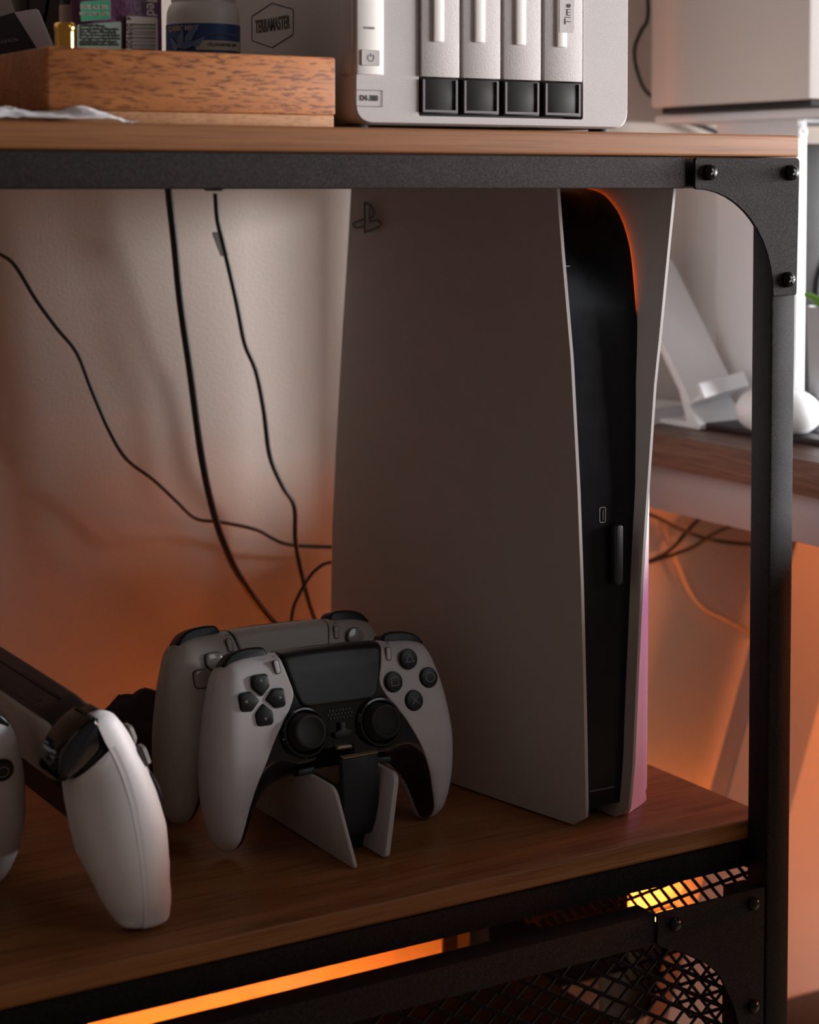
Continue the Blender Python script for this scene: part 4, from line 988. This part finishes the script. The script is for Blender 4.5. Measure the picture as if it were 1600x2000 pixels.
# ------------------------------------------------------------------ desk on the right and what stands on it
DX, DZ = 0.150, 0.195
desk = thing('desk', 'dark walnut desk right of the shelf with off-white steel frame', 'desk', (0.55, 0.0, -0.75))
finish('desk_top', box((DX, -0.60, DZ-0.0255), (1.75, 0.3995, DZ), 0.0012), M['walnut'], desk)
finish('frame_rail', box((DX+0.012, -0.36, DZ-0.062), (DX+0.030, 0.385, DZ-0.026), 0.001), M['frame_white'], desk)
# splayed leg near the wall: a slanted flat bar
def leg_pt(u, v): return at(u, v, 1, 0.340)
lp = [leg_pt(1492, 1290), leg_pt(1630, 1290), leg_pt(1548, 1600), leg_pt(1408, 1600)]
dirv = (lp[3]-lp[0]); k1 = (DZ-0.026-lp[0].z)/dirv.z; k2 = (-0.75-lp[0].z)/dirv.z; wv_ = lp[1]-lp[0]; wv_.z = 0
q = [lp[0]+dirv*k1, lp[0]+dirv*k1+wv_, lp[0]+dirv*k2+wv_, lp[0]+dirv*k2]
finish('leg', prism(q, (0, 0.022, 0), 0.001, 1), M['frame_white'], desk)
# white riser with side panel
ris = thing('white_riser', 'white steel monitor riser with bolted side panel on the desk', 'riser', (0.4, 0.3, DZ))
RX = 0.250
yA, yB_ = at(1555, 500, 0, RX).y, min(0.385, at(1398, 500, 0, RX).y)
finish('side_panel', box((RX, yA, DZ+0.0004), (RX+0.010, yB_, 0.437), 0.001), M['desk_white'], ris)
finish('side_panel', box((0.70, yA, DZ+0.0004), (0.71, yB_, 0.437), 0.001), M['desk_white'], ris)
finish('top_plate', box((0.215, 0.190, 0.437), (0.75, 0.385, 0.4435), 0.001), M['desk_white'], ris)
p = at(1564, 257, 1, yA)
bl = finish('bolt', lathe([(0, 0), (0.0050, 0), (0.0048, 0.0012), (0.0018, 0.0016), (0.0015, 0.0006), (0, 0.0006)], 20, frame((RX+0.005, yA, p.z), (1, 0, 0), (0, 0, 1))), M['desk_white'], ris)
bxw = thing('white_box', 'large matte white box with dark underside standing on the riser', 'box', (0.29, 0.28, 0.4435))
BXX = 0.200; yf1, yf0 = at(1580, 100, 0, BXX).y, min(0.388, at(1270, 100, 0, BXX).y)
finish('casing', box((BXX, yf1, 0.4490), (BXX+0.19, yf0, 0.66), 0.003), M['box_white'], bxw)
finish('base_pad', box((BXX+0.006, yf1+0.004, 0.4437), (BXX+0.184, yf0-0.008, 0.4492), 0.001), M['black'], bxw)
# phone stand
P2 = at(1440, 765, 0, 0.240); P1 = at(1352, 790, 0, 0.190)
ax = (P2-P1); axn = ax.normalized(); back = Vector((-axn.y, axn.x, 0))
Tt = at(1318, 498, 1, P2.y+0.060)
sv = Tt-P2; sv = sv - axn*sv.dot(axn)
pst = thing('phone_stand', 'white slanted phone stand on the desk behind the metal post', 'stand', tuple((P1+P2)/2*1.0 - Vector((0, 0, 0.016))))
nrm = axn.cross(sv).normalized()
if nrm.y > 0: nrm = -nrm
th = -nrm*0.007
finish('back_plate', prism(rounded([P1, P2, P2+sv, P1+sv], [0.001, 0.001, 0.008, 0.008], 4), th, 0.0008, 2), M['desk_white'], pst)
l0 = P1+nrm*0.001; l1 = P2+nrm*0.001
lip = [l0, l0+nrm*0.016-Vector((0, 0, 0.002)), l0+nrm*0.016+sv.normalized()*0.011, l0+nrm*0.012+sv.normalized()*0.011, l0+nrm*0.011+sv.normalized()*0.003, l0+sv.normalized()*0.003]
finish('front_lip', prism(lip, l1-l0, 0.0006, 1), M['desk_white'], pst)
hb_ = Vector((0.0, 0.040, 0)); bs = [P1+nrm*0.010, P2+nrm*0.010, P2+hb_, P1+hb_]; bs = [Vector((p.x, p.y, DZ+0.0004)) for p in bs]
finish('foot_plate', prism(bs, (0, 0, 0.005), 0.0008, 1), M['desk_white'], pst)
finish('support', prism([bs[0]+Vector((0, 0, 0.003)), bs[0]+(bs[3]-bs[0])*0.3+Vector((0, 0, 0.003)), P1+th+sv*0.12, P1+th*0.5], (bs[1]-bs[0])*1.0, 0.0004, 1), M['desk_white'], pst)
# dark leather pad, white mouse on it
a, b_ = at(1372, 838, 2, DZ+0.0004), at(1600, 872, 2, DZ+0.0004)
dv_ = (b_-a); fwdv = Vector((-dv_.y, dv_.x, 0)).normalized()*0.075; b_ = a+dv_*1.6
o = finish('leather_wallet', prism(rounded([a, b_, b_+fwdv, a+fwdv], 0.004, 4), (0, 0, 0.005), 0.0012, 2), M['leather'])
tag(centre(o), 'dark flat leather wallet lying at the desk edge under the mouse', 'wallet')
mc = at(1520, 800, 2, DZ+0.022); ml = at(1437, 800, 2, DZ+0.022)
bm = bmesh.new(); bmesh.ops.create_uvsphere(bm, u_segments=36, v_segments=20, radius=1.0)
axx = dv_.normalized(); L_ = (mc-ml).length*1.12
mo = Matrix((axx, Vector((-axx.y, axx.x, 0)), Vector((0, 0, 1)))).transposed().to_4x4(); mo.translation = Vector((mc.x, mc.y, DZ+0.0058+0.0150))
for v in bm.verts:
    v.co = Vector((v.co.x*L_, v.co.y*0.028, (v.co.z if v.co.z > -0.75 else -0.75)*0.0200))
bm.transform(mo)
mz = min(v.co.z for v in bm.verts); bmesh.ops.translate(bm, verts=bm.verts, vec=(0, 0, DZ+0.0056-mz))
mse = thing('computer_mouse', 'glossy white rounded computer mouse on the dark wallet', 'mouse', (mc.x, mc.y, DZ+0.0056))
finish('mouse_shell', bm, M['desk_white'], mse, smooth=80)
finish('mouse_base', lathe([(0, 0), (1, 0), (1.05, 1), (0, 1)], 30, mo.to_3x3().to_4x4() @ Matrix.Identity(4)) if False else box((mc.x-0.02, mc.y-0.012, DZ+0.0055), (mc.x+0.02, mc.y+0.012, DZ+0.0075)), M['nas_dark'], mse)
# white book behind
a = Vector((0.153, 0.335, DZ+0.0004)); b_ = Vector((at(1362, 780, 1, 0.36).x-0.012, 0.352, DZ+0.0004))
pa_ = [a, b_, b_+Vector((-0.004, 0.035, 0)), a+Vector((0.0, 0.045, 0))]
nb = thing('white_notebook', 'white notebook lying on the desk behind the phone stand', 'notebook', tuple((a+b_)/2))
finish('cover', prism(rounded(pa_, 0.003, 3), (0, 0, 0.002), 0.0004, 1), M['desk_white'], nb)
finish('pages', prism([p+Vector((0, 0, 0.002)) for p in pa_], (0, 0, 0.010), 0.0006, 1), M['paper'], nb)
finish('cover', prism(rounded([p+Vector((0, 0, 0.012)) for p in pa_], 0.003, 3), (0, 0, 0.0016), 0.0004, 1), M['desk_white'], nb)
# plant pot and leaf, black speaker under the riser
pc = at(1600, 716, 2, DZ); pc = at(1612, 700, 1, 0.215)
pot = thing('plant_pot', 'grey pot with green leaves at the right picture edge', 'plant', (pc.x, pc.y, DZ))
Tm = Matrix.Translation((pc.x, pc.y, DZ+0.0004)); hp = at(1600, 600, 1, 0.215).z-DZ
finish('pot', lathe([(0, 0), (0.010, 0), (0.0145, hp), (0.0130, hp), (0.012, hp-0.006), (0, hp-0.006)], 32, Tm), M['pot'], pot)
for k, (az, ln) in enumerate(((PI*0.95, 0.026), (0.4, 0.03), (1.6, 0.03), (-1.3, 0.025))):
    bm = bmesh.new(); L1_ = []; 
    for i in range(9):
        t = i/8; w_ = 0.006*math.sin(PI*(0.08+0.9*t)); d = Vector((math.cos(az), math.sin(az), 0)); sd = Vector((-d.y, d.x, 0))
        c_ = Vector((pc.x, pc.y, DZ+hp-0.004)) + d*ln*t*0.75 + Vector((0, 0, 0.024*t-0.010*t*t))
        L1_.append([bm.verts.new(c_+sd*w_), bm.verts.new(c_-Vector((0, 0, 0.0015))), bm.verts.new(c_-sd*w_)])
    for a_2, c_2 in zip(L1_, L1_[1:]):
        for j in range(2): bm.faces.new((a_2[j], a_2[j+1], c_2[j+1], c_2[j]))
    r = bmesh.ops.extrude_face_region(bm, geom=bm.faces[:], use_keep_orig=True)
    for g_ in r['geom']:
        if isinstance(g_, bmesh.types.BMVert): g_.co.z += 0.0006
    finish('leaf', bm, M['leaf'], pot, smooth=60)
spk = thing('black_speaker', 'black speaker box under the white riser at the right edge', 'speaker', (0.36, 0.33, DZ))
finish('cabinet', box((0.300, 0.30, DZ+0.0004), (0.42, 0.38, 0.420), 0.003), M['black'], spk)
finish('cone', lathe([(0.045, 0), (0.045, 0.003), (0.040, 0.003), (0.012, -0.002), (0, 0.001)], 32, frame((0.36, 0.300, 0.30), (1, 0, 0), (0, 0, 1))), M['rubber'], spk)
bx3 = at(1575, 1995, 1, 0.33)
o = finish('floor_box', box((bx3.x-0.03, 0.31, -0.75), (bx3.x+0.10, 0.38, bx3.z), 0.01), M['black']); tag(centre(o), 'black box on the floor under the desk, lower right corner', 'box')

for nm in ('wire_mesh', 'side_mesh', 'vent_fins', 'knurling', 'speaker_holes'):
    for o in bpy.data.objects:
        if o.name.split('.')[0] == nm: o['kind'] = 'stuff'
